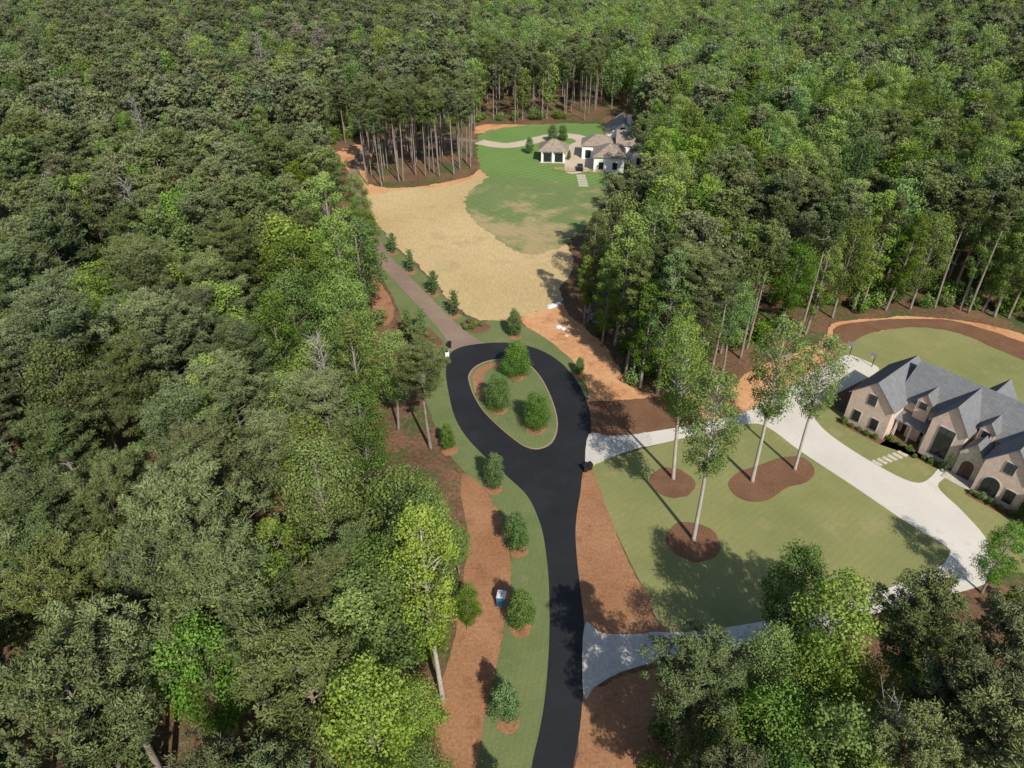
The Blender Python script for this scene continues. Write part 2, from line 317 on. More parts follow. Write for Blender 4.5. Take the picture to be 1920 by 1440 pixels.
sheet('cobble_apron', [(1096, 1172), (1130, 1188), (1205, 1189), (1240, 1188), (1250, 1236), (1225, 1242), (1160, 1262), (1115, 1288), (1094, 1305)], .074, M['cobble'], smooth=4)
fd = [g(*p) for p in [(898, 266), (945, 273), (985, 268), (1015, 260), (1050, 254), (1085, 258), (1098, 270), (1094, 285)]]
strip('far_drive', fd, 5.5, .058, M['tan'])
sheet('far_court', [(1062, 276), (1095, 264), (1120, 280), (1118, 312), (1085, 325), (1060, 322), (1060, 300)], .062, M['tan'])
def ring(px, py, r, mat='straw_bed', z=.034, world=None, e=1.0):
    X, Y = world or g(px, py); sheet('mulch_ring', disc(X, Y, r, 18, e), z, M[mat], smooth=2, world=True)
# ------------------------------------------------------------------ foliage
def cards(Cn, N, S, rng, asp=1.0):
    n = len(Cn); N = N/np.linalg.norm(N, axis=1, keepdims=True)
    r = rng.normal(size=(n, 3)); T = np.cross(N, r); T /= np.linalg.norm(T, axis=1, keepdims=True)+1e-9
    B = np.cross(N, T); a = T*(S*.5)[:, None]; b2 = B*(S*.5*asp)[:, None]
    return np.stack([Cn-a-b2*.3, Cn-b2, Cn+a+b2*.2, Cn+b2], 1)
def fmesh(name, Q, tone, mat):
    n = len(Q); me = bpy.data.meshes.new(name)
    me.vertices.add(4*n); me.vertices.foreach_set('co', Q.reshape(-1).astype(np.float32))
    me.loops.add(4*n); me.loops.foreach_set('vertex_index', np.arange(4*n, dtype=np.int32))
    me.polygons.add(n); me.polygons.foreach_set('loop_start', np.arange(0, 4*n, 4, dtype=np.int32))
    me.update(calc_edges=True)
    a = me.attributes.new('tone', 'FLOAT', 'FACE'); a.data.foreach_set('value', np.clip(tone, 0, 1).astype(np.float32))
    me.materials.append(mat); me.validate(); return me
def clump_needles(c, r, k, rng, wid):
    """a tuft: needles bursting outwards plus a cap of needle mats facing out and up"""
    k1 = int(k*.42); k2 = k-k1; fl = np.array([1, 1, .7])
    d = rng.normal(size=(k1, 3)); d[:, 2] = d[:, 2]*.7+.25; d /= np.linalg.norm(d, axis=1, keepdims=True)
    rr = r*rng.uniform(.7, 1.1, (k1, 1))
    a = c+d*rr*.45*fl; t = c+d*rr*fl
    s = np.cross(d, rng.normal(size=(k1, 3))); s /= np.linalg.norm(s, axis=1, keepdims=True)+1e-9
    w = wid*rng.uniform(.7, 1.2, (k1, 1))
    Q1 = np.stack([a-s*w*.35, a+s*w*.35, t+s*w*.5, t-s*w*.5], 1)
    e = rng.normal(size=(k2, 3)); e[:, 2] = e[:, 2]*.7+.55; e /= np.linalg.norm(e, axis=1, keepdims=True)
    P = c+e*r*rng.uniform(.5, .95, (k2, 1))*fl
    Q2 = cards(P, e+rng.normal(size=(k2, 3))*.3, wid*rng.uniform(1.6, 2.8, k2), rng, .5)
    return np.concatenate([Q1, Q2]), np.concatenate([.40+.26*d[:, 2]+rng.uniform(-.07, .09, k1), .42+.24*e[:, 2]+rng.uniform(-.07, .08, k2)])  # shading painted into tone: upward needles lighter, downward ones darker
def make_pine(seed, H=24, cb=.45, R=4.0, nl=36, k=56, wid=.092, mat='pine', cs=1.0, lod=False, dens=2.4, flare=.92, dome=True, tr=.0125):
    rng = np.random.default_rng(seed); w = MB()
    bx, by = rng.uniform(-.5, .5, 2)
    def tp(h): t = h/H; return np.array([bx*math.sin(t*2.5), by*math.sin(t*3), h])
    hs = [-.15, .6, H*.25, H*.5, H*.75, H*.95]; r0 = tr*H
    w.tube([tp(h) for h in hs], [r0*1.25, r0, r0*.85, r0*.65, r0*.38, .04], 5 if lod else 8)
    Qs, Ts = [], []
    sq = rng.uniform(.75, 1.0); az0 = rng.uniform(0, 6.28)      # crowns are rarely round in plan
    for i in range(nl):
        t = (i+.5)/nl; az = i*2.4+rng.uniform(-.6, .6)
        if dome:        # ascending limbs that fill a rounded, lumpy crown
            h = H*(cb+(.93-cb)*t**.9); el = .12+.75*t+rng.uniform(-.2, .25)
            L = R*(.98*math.sqrt(max(0, 1-t**2.6))+.10)*min(1, .62+t*1.8)*rng.uniform(.66, 1.12)*(1-(1-sq)*abs(math.sin(az-az0)))
            if rng.random() < .10: L *= 1.22
        else:
            h = H*(cb+(1-cb)*t**.8*.97); el = -.05+.6*t+rng.uniform(-.15, .2)
            L = R*((1-t**2.2)**.7*flare+.14)*min(1, .55+t*2.2)*rng.uniform(.6, 1.2)
        d = np.array([math.cos(az)*math.cos(el), math.sin(az)*math.cos(el), math.sin(el)])
        p0 = tp(h); p1 = p0+d*L*.5; p2 = p0+d*L+np.array([0, 0, .10*L])
        if not lod: w.tube([p0, p1, p2], [.075*(1-t*.5), .045, .015], 4, False)
        n = int(3+L*(dens if not lod else .9)); tl = rng.uniform(-.10, .10)
        for q in range(n):
            f = rng.uniform(.3, 1.03); c = p0+(p1-p0)*min(1, f*2)+(p2-p1)*max(0, f*2-1)
            side = np.array([-d[1], d[0], 0])*rng.normal()*(.22 if dome else .17)*L*f; c = c+side+np.array([0, 0, rng.uniform(-.35, .45) if dome else rng.uniform(-.15, .4)])
            Q, T = clump_needles(c, rng.uniform(.42, .82)*cs, k, rng, wid)
            Qs.append(Q); Ts.append(T+.30*(f-.7)+tl+rng.uniform(-.10, .10)+.34*(t-.5))  # crown shade put into tone: inner and lower tufts darker
    for q in range(6):
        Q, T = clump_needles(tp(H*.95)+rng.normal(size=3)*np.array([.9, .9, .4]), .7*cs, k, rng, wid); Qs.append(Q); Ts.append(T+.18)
    if not lod:
        for q in range(7):
            h = H*rng.uniform(cb*.6, cb+.05); az = rng.uniform(0, 6.28); p = tp(h); L = rng.uniform(.8, 2.0)
            w.tube([p, p+np.array([math.cos(az)*L, math.sin(az)*L, rng.uniform(-.3, .3)])], [.045, .012], 3, False)
    return dict(trunk=w, crown=(np.concatenate(Qs), np.concatenate(Ts)), leaf=mat, bark='bark', H=H)
def make_broad(seed, H=22, cb=.25, R=3.8, nl=52, k=230, size=.245, mat='broad', bark='bark', lr=(1.0, 1.75), shape=1.0, lod=False, shell=.45, cone=0.0, tr=.012, wob=(.8, 1.15)):
    rng = np.random.default_rng(seed); w = MB()
    bx, by = rng.uniform(-.6, .6, 2)*min(1, H/15)
    def tp(h): t = h/H; return np.array([bx*math.sin(t*2.2), by*math.sin(t*2.7), h])
    r0 = tr*H; hs = [-.15, .5, H*.3, H*.6, H*.93]
    w.tube([tp(h) for h in hs], [r0*1.4, r0, r0*.8, r0*.5, .05], 5 if lod else 8)
    zc = H*(cb+1)/2; hz = H*(1-cb)/2; Qs, Ts = [], []
    for i in range(nl):
        z = 1-2*((i+.5)/nl)**(1-.28*cone); rad = math.sqrt(max(0, 1-abs(z)**(2*shape)))
        if cone: rad = rad*(1-cone)+cone*((1-z)/2*.95+.06)*(1 if z > -.78 else .8)
        az = i*2.4+rng.uniform(-.6, .6); f = rng.uniform(shell, 1.0)**.6*rng.uniform(*wob)
        c = tp(zc+z*hz*.86)+np.array([math.cos(az)*R*rad*f*.85, math.sin(az)*R*rad*f*.85, rng.uniform(-.5, .5)*min(1, H/15)])
        r = rng.uniform(*lr)*R/3.8*(1-cone*.38*(1+z)/2)
        if not lod:
            hb = max(H*.12, c[2]-.55*math.hypot(c[0], c[1])-1.2); p0 = tp(hb); m_ = (p0+c)/2+np.array([0, 0, .2])
            w.tube([p0, m_, c], [.0038*H*(1.2-hb/H), .0022*H, .0007*H], 4, False)
        d = rng.normal(size=(k, 3)); d[:, 2] += .35; d /= np.linalg.norm(d, axis=1, keepdims=True)
        rr = r*rng.uniform(.45, 1.08, (k, 1)); P = c+d*rr*np.array([1, 1, .85])
        N = d*.8+rng.normal(size=(k, 3))*.42
        Qs.append(cards(P, N, size*rng.uniform(.7, 1.3, k), rng, .75))
        Ts.append(.40+.24*d[:, 2]+.30*(rr[:, 0]/r-.75)+rng.uniform(-.12, .12)+rng.uniform(-.08, .09, k)+.17*z)  # painted shading in tone: leaves lighter on top and outside, darker within
    return dict(trunk=w, crown=(np.concatenate(Qs), np.concatenate(Ts)), leaf=mat, bark=bark, H=H)
def make_bare(seed, H=19):
    rng = np.random.default_rng(seed); w = MB(); w2 = MB()
    w.tube([(0, 0, -.15), (0, 0, H*.5), (.3, .2, H*.95)], [.25, .16, .03], 7)
    for i in range(34):
        t = (i+.5)/34; h = H*(.4+.55*t); az = i*2.4; L = 3.6*(1-t*.7)*rng.uniform(.7, 1.1); el = .5+.4*t
        p0 = np.array([0, 0, h]); d = np.array([math.cos(az)*math.cos(el), math.sin(az)*math.cos(el), math.sin(el)]); p1 = p0+d*L
        w2.tube([p0, p0+d*L*.6, p1], [.07, .045, .02], 4, False)
        for q in range(9):
            f = rng.uniform(.35, 1); e = d*.6+rng.normal(size=3)*.5; p = p0+d*L*f
            w2.tube([p, p+e*rng.uniform(.6, 1.3)], [.03, .012], 3, False)
    return w, w2
def finish(p, name):
    p['tm'] = p['trunk'].mesh(name+'_trunk', M[p['bark']], True)
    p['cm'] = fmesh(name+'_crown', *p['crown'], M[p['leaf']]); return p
def recolor(p, leaf, bark=None):
    q = dict(p); q['cm'] = p['cm'].copy(); q['cm'].materials[0] = M[leaf]; q['leaf'] = leaf
    return q
def tree(p, name, X, Y, s=1.0, rz=None, label=None, cat='tree', group=None, wide=1.0):
    o = thing(name, (X, Y, 0.0), rz if rz is not None else random.uniform(0, 6.28), label, cat, group)
    o.scale = (s*wide, s*wide, s)
    link('trunk', p['tm'], o); link('crown', p['cm'], o); return o
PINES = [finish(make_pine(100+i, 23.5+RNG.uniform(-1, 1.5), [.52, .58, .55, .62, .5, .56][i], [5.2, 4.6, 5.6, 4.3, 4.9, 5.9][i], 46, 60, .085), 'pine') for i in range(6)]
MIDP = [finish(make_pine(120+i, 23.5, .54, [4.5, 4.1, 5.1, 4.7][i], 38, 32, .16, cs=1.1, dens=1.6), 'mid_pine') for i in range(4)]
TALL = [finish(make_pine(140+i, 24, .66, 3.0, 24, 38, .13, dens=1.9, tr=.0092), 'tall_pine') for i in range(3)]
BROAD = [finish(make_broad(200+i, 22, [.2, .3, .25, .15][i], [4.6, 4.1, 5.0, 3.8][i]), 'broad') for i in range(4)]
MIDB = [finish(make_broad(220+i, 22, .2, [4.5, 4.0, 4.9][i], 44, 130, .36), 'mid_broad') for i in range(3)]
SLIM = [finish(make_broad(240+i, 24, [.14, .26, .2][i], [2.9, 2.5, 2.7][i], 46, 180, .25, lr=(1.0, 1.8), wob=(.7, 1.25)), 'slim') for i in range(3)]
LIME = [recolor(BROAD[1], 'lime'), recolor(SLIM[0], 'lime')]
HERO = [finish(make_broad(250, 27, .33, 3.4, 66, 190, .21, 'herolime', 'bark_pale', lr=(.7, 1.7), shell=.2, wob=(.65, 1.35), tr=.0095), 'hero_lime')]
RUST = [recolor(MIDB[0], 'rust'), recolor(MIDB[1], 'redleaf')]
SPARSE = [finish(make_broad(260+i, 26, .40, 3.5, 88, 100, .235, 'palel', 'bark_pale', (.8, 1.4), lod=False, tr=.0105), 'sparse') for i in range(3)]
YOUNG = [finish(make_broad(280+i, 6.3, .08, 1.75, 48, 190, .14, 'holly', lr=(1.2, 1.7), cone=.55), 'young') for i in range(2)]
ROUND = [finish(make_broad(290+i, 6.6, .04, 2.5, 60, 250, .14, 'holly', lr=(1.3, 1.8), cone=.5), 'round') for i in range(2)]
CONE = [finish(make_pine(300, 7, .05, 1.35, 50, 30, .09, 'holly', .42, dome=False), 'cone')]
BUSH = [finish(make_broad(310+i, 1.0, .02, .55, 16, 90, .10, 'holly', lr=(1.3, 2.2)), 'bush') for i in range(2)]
def lodobj(p, name):
    w = p['trunk']; Q, T = p['crown']; V = [tuple(v) for v in Q.reshape(-1, 3)]; n0 = len(w.v)
    me = bpy.data.meshes.new(name)
    me.from_pydata(w.v+V, [], w.f+[(n0+4*i, n0+4*i+1, n0+4*i+2, n0+4*i+3) for i in range(len(Q))])
    me.materials.append(M[p['bark']]); me.materials.append(M[p['leaf']])
    me.polygons.foreach_set('material_index', [0]*len(w.f)+[1]*len(Q))
    a = me.attributes.new('tone', 'FLOAT', 'FACE'); a.data.foreach_set('value', np.concatenate([np.zeros(len(w.f)), np.clip(T, 0, 1)]).astype(np.float32))
    return bpy.data.objects.new(name, me)
LODP = [lodobj(make_pine(400+i, 23, .54, [4.4, 5.0, 4.0, 4.7][i], 24, 20, .32, 'hazepine', cs=1.3, lod=True), 'far_pine') for i in range(4)]
LODB = [lodobj(make_broad(420+i, 22, .2, [4.6, 5.2, 4.1, 4.8][i], 28, 70, .52, 'hazebroad', lr=(1.3, 2.2), lod=True), 'far_broad') for i in range(4)]
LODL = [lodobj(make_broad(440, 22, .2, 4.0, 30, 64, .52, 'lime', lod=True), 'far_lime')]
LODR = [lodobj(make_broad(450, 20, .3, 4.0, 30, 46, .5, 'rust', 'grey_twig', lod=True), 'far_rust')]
LODU = [lodobj(make_broad(460+i, 3.0, .02, 1.5, 14, 50, .32, 'broad', lr=(1.5, 2.5), lod=True), 'undergrowth_bush') for i in range(2)]
def scatter(name, P, pick, scl, protos):
    me = bpy.data.meshes.new(name); me.from_pydata(P, [], [])
    for nm, ty, dat in (('pick', 'INT', pick), ('scl', 'FLOAT', scl), ('rot', 'FLOAT', RNG.uniform(0, 6.28, len(P)))):
        a = me.attributes.new(nm, ty, 'POINT'); a.data.foreach_set('value', list(dat))
    o = link(name, me); ng = bpy.data.node_groups.new(name, 'GeometryNodeTree')
    ng.interface.new_socket('Geometry', in_out='INPUT', socket_type='NodeSocketGeometry')
    ng.interface.new_socket('Geometry', in_out='OUTPUT', socket_type='NodeSocketGeometry')
    gi = ng.nodes.new('NodeGroupInput'); go = ng.nodes.new('NodeGroupOutput'); jn = ng.nodes.new('GeometryNodeJoinGeometry')
    def na(nm, ty):
        n = ng.nodes.new('GeometryNodeInputNamedAttribute'); n.data_type = ty; n.inputs['Name'].default_value = nm; return n.outputs['Attribute']
    ap, asx, ar = na('pick', 'INT'), na('scl', 'FLOAT'), na('rot', 'FLOAT')
    cx_ = ng.nodes.new('ShaderNodeCombineXYZ'); ng.links.new(ar, cx_.inputs[2])
    for k, ob in enumerate(protos):
        oi = ng.nodes.new('GeometryNodeObjectInfo'); oi.inputs['Object'].default_value = ob; oi.inputs['As Instance'].default_value = True
        cp = ng.nodes.new('FunctionNodeCompare'); cp.data_type = 'INT'; cp.operation = 'EQUAL'
        ins = [s for s in cp.inputs if s.type == 'INT']; ng.links.new(ap, ins[0]); ins[1].default_value = k
        ip = ng.nodes.new('GeometryNodeInstanceOnPoints')
        ng.links.new(gi.outputs[0], ip.inputs['Points']); ng.links.new(cp.outputs[0], ip.inputs['Selection'])
        ng.links.new(oi.outputs['Geometry'], ip.inputs['Instance']); ng.links.new(cx_.outputs[0], ip.inputs['Rotation']); ng.links.new(asx, ip.inputs['Scale'])
        ng.links.new(ip.outputs[0], jn.inputs[0])
    ng.links.new(jn.outputs[0], go.inputs[0])
    md = o.modifiers.new('scatter', 'NODES'); md.node_group = ng
    return o
# ------------------------------------------------------------------ the woods
# outline of the open land as it shows between the crowns; no crown may stand in front of it
clear = [(760, 2600), (800, 1560), (828, 1440), (850, 1330), (876, 1200), (894, 1100), (902, 1010), (892, 930), (862, 880), (815, 800), (790, 730), (765, 690), (742, 640), (716, 600), (708, 545), (712, 495), (708, 465), (704, 430), (702, 395), (694, 354), (645, 322), (602, 302), (612, 282), (650, 268), (700, 256), (890, 248), (905, 236), (1000, 232), (1100, 226), (1126, 208), (1190, 206), (1196, 262), (1190, 310), (1165, 332), (1110, 342), (1070, 352), (1064, 440), (1050, 480), (1040, 545), (1070, 580), (1115, 622), (1160, 680), (1185, 728), (1250, 740), (1300, 728), (1345, 700), (1395, 668), (1440, 652), (1540, 630), (1562, 600), (1650, 588), (1800, 588), (1920, 610), (2100, 675), (2500, 820), (2700, 2600)]
copse = [(690, 354), (760, 352), (835, 340), (885, 320), (892, 292), (868, 272), (760, 268), (695, 280), (678, 305)]
copse_trunks = [(700, 358), (890, 325), (900, 205), (700, 215)]
hero_view = [(785, 960), (880, 960), (870, 1180), (848, 1325), (812, 1325), (800, 1180)]
CY = g(760, 352)[1]; HY = g(830, 1310)[1]
def blocks(X, Y, s):
    front = Y < CY
    for dx, h in ((0, 0), (-3.0, 14*s), (3.0, 14*s), (-2.6, 19*s), (2.6, 19*s), (0, 22.5*s), (0, 9*s)):
        px, py, _ = proj(X+dx, Y, h)
        if inpoly(px, py, clear) and not inpoly(px, py, copse): return True
        if front and inpoly(px, py, copse_trunks): return True
        if Y < HY and inpoly(px, py, hero_view): return True
    return inpoly(*proj(X, Y)[:2], copse)
def pdecid(x, y):
    if x > 1500 and y < 130: return .55
    if x > 880 and y < 330: return .82
    if x > 1050 and y < 760:
        if 1080 < x < 1300 and y > 360: return .55
        return .45
    if 480 < x < 760 and 330 < y < 660: return .72
    if y < 150: return .30
    if x > 640 and y > 600: return .5
    return .15
pts = []
for band, sp in (((3, 120), 7.1), ((120, 290), 6.6), ((290, 680), 6.7)):
    y = band[0]
    while y < band[1]:
        d = y*CT+HC*ST; hw = .79*d+20; x = -hw+random.uniform(0, sp)
        while x < hw:
            X = x+random.uniform(-.4, .4)*sp; Y = y+random.uniform(-.4, .4)*sp
            s = random.uniform(.80, 1.17)*(1 if Y < 230 else .88)
            if not blocks(X, Y, s): pts.append((X, Y, s))
            x += sp
        y += sp*.92
items = []
for X, Y, s in pts:
    px, py, d = proj(X, Y, 20)
    r = random.random(); pdx = pdecid(px, py)
    nclump = math.sin(X*.07+1.3)*math.sin(Y*.06+X*.02)
    kind = 'b' if r < pdx+nclump*.25 else 'p'
    if kind == 'b' and random.random() < (.16 if py < 350 else .27): kind = 'l'
    if kind == 'p' and px < 900 and py < 330 and random.random() < (.08 if py < 170 else .03): kind = 'r'
    gx, gy, _ = proj(X, Y)
    if 880 < gx < 1135 and 190 < gy < 250 and random.random() < .8: kind = 't'
    items.append([X, Y, px, py, d, kind, s])
def where(px, py):
    if px < 880:
        row = ['of the top left wood', 'of the far left wood', 'of the wood left of straw field', 'of the wood left of brown drive', 'of the wood left of turnaround', 'of the wood left of front lawn', 'of the bottom left wood'][sum(py > q for q in (110, 300, 470, 640, 880, 1130))]
        c = ['at the left end', 'left of middle', 'right of middle', 'at the right end'][sum(px > q for q in (220, 460, 680))]
    else:
        row = ['of the top wood', 'of the wood behind white house', 'of the wood above straw field', 'of the wood right of straw field', 'of the wood behind brick house'][sum(py > q for q in (110, 260, 400, 540))]
        c = ['at the left end', 'left of middle', 'right of middle', 'at the right end'][sum(px > q for q in (1150, 1420, 1700))]
    return c, row
KN = {'p': ('pine_tree', 'dark green pine', 'pine tree'), 'b': ('broadleaf_tree', 'green leafy tree', 'tree'), 'l': ('broadleaf_tree', 'bright lime tree', 'tree')}
items.sort(key=lambda t: t[4])
cnt = {'p': 0, 'b': 0}; npt = 0
far = []
for X, Y, px, py, d, kind, s in items:
    vis = -70 < px < 1990 and -20 < py < 1500
    kk = 'b' if kind == 'l' else kind
    if kind == 't':
        npt += 1; gx, gy, _ = proj(X, Y); seg = 'left of' if gx < 990 else ('behind' if gx < 1080 else 'close to')
        tree(random.choice(TALL), 'pine_tree', X, Y, s*1.02, None, f'tall bare-trunked pine in the row {seg} the white house', 'pine tree', f'tall pines in the row {seg} the white house', .95)
    elif kind != 'r' and vis and cnt[kk] < (200 if kk == 'p' else 270):
        cnt[kk] += 1; nm, de, ct = KN[kind]
        sz = 'tall ' if s > 1.05 else ('smaller ' if s < .9 else '')
        c_, r_ = where(px, py)
        gx, gy, _ = proj(X, Y); edge = inpoly(gx, gy+30, clear) or inpoly(gx-20, gy+20, clear)
        if kind == 'p': p = random.choice(TALL) if edge and random.random() < .5 else random.choice(PINES if d < 105 else MIDP)
        elif kind == 'b': p = random.choice(SLIM) if random.random() < (.75 if edge else .15) else random.choice(BROAD if d < 105 else MIDB)
        else: p = random.choice(LIME)
        tree(p, nm, X, Y, s, None, f'{sz}{de} {c_} {r_}', ct, f'{sz}{de}s {c_} {r_}', random.uniform(.8, 1.22))
    else:
        far.append((X, Y, {'p': random.randint(0, 3), 'b': 4+random.randint(0, 3), 'l': 8, 'r': 9}[kind], s))
cw = [g(*p) for p in copse]; xs = [p[0] for p in cw]; ys = [p[1] for p in cw]; ncp = 0
y = min(ys)
while y < max(ys):
    x = min(xs)
    while x < max(xs):
        X = x+random.uniform(-1.8, 1.8); Y = y+random.uniform(-2, 2)
        if inpoly(X, Y, cw):
            ncp += 1
            nb = ['left part', 'middle', 'right part'][min(2, int(3*(X-min(xs))/(max(xs)-min(xs)+.01)))]
            rw = 'front rows' if Y < (min(ys)+max(ys))/2 else 'back rows'
            tree(random.choice(TALL), 'pine_tree', X, Y, random.uniform(.84, 1.05), None, f'tall bare-trunked pine in the copse above straw field, {nb}, {rw}', 'pine tree', f'copse pines, {nb}, {rw}', random.uniform(.8, 1.05))
        x += 4.1
    y += 5.0
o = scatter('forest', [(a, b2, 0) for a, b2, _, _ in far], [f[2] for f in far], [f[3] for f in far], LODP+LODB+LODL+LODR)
tag(o, 'far dense mixed wood of pines and leafy trees stretching to the top edge', 'forest', None, 'stuff')
up_, sc_ = [], []
for X, Y, px, py, d, kind, s in items:
    if d > 240: continue
    gx, gy, _ = proj(X, Y); edge = inpoly(gx, gy+45, clear) or inpoly(gx-30, gy+30, clear) or inpoly(gx+30, gy+10, clear)
    for q in range((5 if px > 1050 else 3) if edge else 1):
        a, b2 = X+random.uniform(-5, 5), Y+random.uniform(-5, 3.5); gx, gy, _ = proj(a, b2)
        if not inpoly(gx, gy+5, clear): up_.append((a, b2, 0)); sc_.append(random.uniform(.35, 1.35))
low = [(1250, 1290), (1400, 1240), (1560, 1200), (1700, 1165), (1850, 1130), (1960, 1080), (2100, 1200), (2100, 1700), (1180, 1700), (1200, 1450)]
lw = [g(*p) for p in low]
for q in range(450):
    a, b2 = random.uniform(min(p[0] for p in lw), max(p[0] for p in lw)), random.uniform(min(p[1] for p in lw), max(p[1] for p in lw))
    if inpoly(a, b2, lw) and mn.noise((a*.15, b2*.15, 3)) > -.05: up_.append((a, b2, 0)); sc_.append(random.uniform(.3, .9))
o = scatter('undergrowth', up_, RNG.integers(0, 2, len(up_)), sc_, LODU)
tag(o, 'low green undergrowth between the trunks of the woods', 'undergrowth', None, 'stuff')
# ------------------------------------------------------------------ single trees
def at_top(x, y, h): return g(x, y, h)
for i, (bx, by, s, lab) in enumerate([(1300, 1012, .98, 'sparse pale-trunked tree nearest the camera in the round mulch bed on the front lawn'),
        (1262, 897, .97, 'sparse pale-trunked tree in the small mulch bed close to the cobbled apron'),
        (1410, 902, 1.0, 'sparse pale-trunked tree at the left end of the long mulch bed'),
        (1490, 880, .86, 'sparse pale-trunked tree at the right end of the long mulch bed')]):
    X, Y = g(bx, by); o = tree(SPARSE[i % 3], 'lawn_tree', X, Y, s, i*1.7, lab, 'tree', 'sparse trees on the front lawn')
    o.rotation_euler = (0, math.radians(-3.5), i*.35-.3)      # grown with a slight lean away from the house
ring(1300, 1015, 3.3, 'mulch', .034); ring(1260, 905, 3.0, 'mulch', .034)
sheet('mulch_bed', [(1366, 905), (1385, 885), (1425, 872), (1465, 858), (1505, 858), (1527, 880), (1515, 903), (1475, 915), (1440, 938), (1400, 940), (1374, 925)], .034, M['mulch'], jit=.05)
X, Y = g(830, 1310); tree(HERO[0], 'lime_tree', X, Y, 1.0, .5, 'big bright lime green tree standing beside the pine straw strip', 'tree', None, 1.0)
X, Y = g(808, 842); tree(PINES[5], 'pine_tree', X, Y, .72, 2, 'lone spreading pine standing on the verge left of the turnaround', 'pine tree', None, 1.12)
for tx, ty, h, p, lab in [(335, 1050, 22, LIME[0], 'bright lime green tree among dark pines at lower left'), (455, 1010, 21, LIME[1], 'narrow lime green tree right of the broad lime tree at lower left'),
                          (400, 525, 24, LIME[0], 'lime green treetop in the middle of the left wood'), (365, 725, 23, LIME[1], 'lime green treetop alone among dark pines in the left wood'),
                          (725, 620, 17, LIME[0], 'yellow green tree at the wood edge left of the turnaround'), (575, 780, 22, BROAD[0], 'fresh green tree in the left wood level with the turnaround island'),
                          (310, 320, 21, RUST[1], 'red-leaved tree in the far left wood'), (352, 338, 20, RUST[0], 'dull greyish brown tree right of the red-leaved tree'),
                          (560, 44, 25, RUST[0], 'greyish brown tree in the top left wood, left one'), (600, 50, 25, RUST[0], 'greyish brown tree in the top left wood, right one'),
                          (662, 322, 17, BROAD[3], 'leafy tree hiding the far end of the brown drive, topmost of four'), (666, 356, 17, SLIM[0], 'leafy tree hiding the far end of the brown drive, second of four'),
                          (680, 388, 16, BROAD[1], 'leafy tree hiding the far end of the brown drive, third of four'), (675, 425, 16, LIME[0], 'lime green tree beside the brown drive, lowest of four'),
                          (690, 1010, 21, BROAD[0], 'fresh green tree left of the big lime green tree'), (640, 1095, 21, LIME[1], 'slim yellow green tree two trees left of the big lime tree'),
                          (800, 905, 13, LIME[0], 'yellow green tree on the wood edge above the big lime tree'), (855, 985, 8, BROAD[1], 'low leafy tree at the top of the pine straw strip'),
                          (872, 1100, 7, BROAD[3], 'low leafy tree on the pine straw strip right of the big lime tree'), (780, 1290, 11, LIME[0], 'low yellow green tree left of the big lime tree trunk'),
                          (790, 1410, 9, BROAD[2], 'low leafy tree at the bottom of the pine straw strip')]:
    X, Y = at_top(tx, ty, h); tree(p, 'broadleaf_tree', X, Y, h/p['H'], None, lab, 'tree', None, 1 if h > 12 else 1.25)
# trees that close the wood's edge right of the clay and behind the back lawn
EDGE = [(1095, 612, SLIM, .62), (1128, 648, LIME, .80), (1172, 706, SLIM, 1.02), (1200, 727, SLIM, .86), (1232, 737, SLIM, 1.08), (1262, 742, LIME, .80), (1296, 730, SLIM, .98), (1330, 710, TALL, 1.0), (1356, 696, BROAD, .8), (1388, 672, TALL, 1.04), (1400, 655, TALL, .98),
        (1455, 640, BROAD, .9), (1510, 628, SLIM, .9), (1560, 596, BROAD, .95), (1612, 588, TALL, 1.0), (1660, 582, SLIM, .85), (1706, 580, BROAD, .9), (1752, 578, TALL, 1.0), (1800, 580, SLIM, .9), (1842, 584, LIME, .85), (1890, 596, BROAD, .9), (1935, 608, SLIM, .9)]
for i, (bx, by, pr, s) in enumerate(EDGE):
    X, Y = g(bx, by); nm, kd, ct = ('pine_tree', 'tall pine', 'pine tree') if pr is TALL else ('broadleaf_tree', 'yellow green tree' if pr is LIME else ('slim green tree' if pr is SLIM else 'full green tree'), 'tree')
    seg = 'on the wood edge right of the red clay' if bx < 1310 else ('on the wood edge above the concrete court' if bx < 1530 else ('behind the mulch arc, left part' if bx < 1720 else 'behind the mulch arc, right part'))
    tree(random.choice(pr) if pr is not LIME else LIME[1], nm, X, Y, s, None, f'{kd} {seg}', ct, f'{kd}s {seg}')
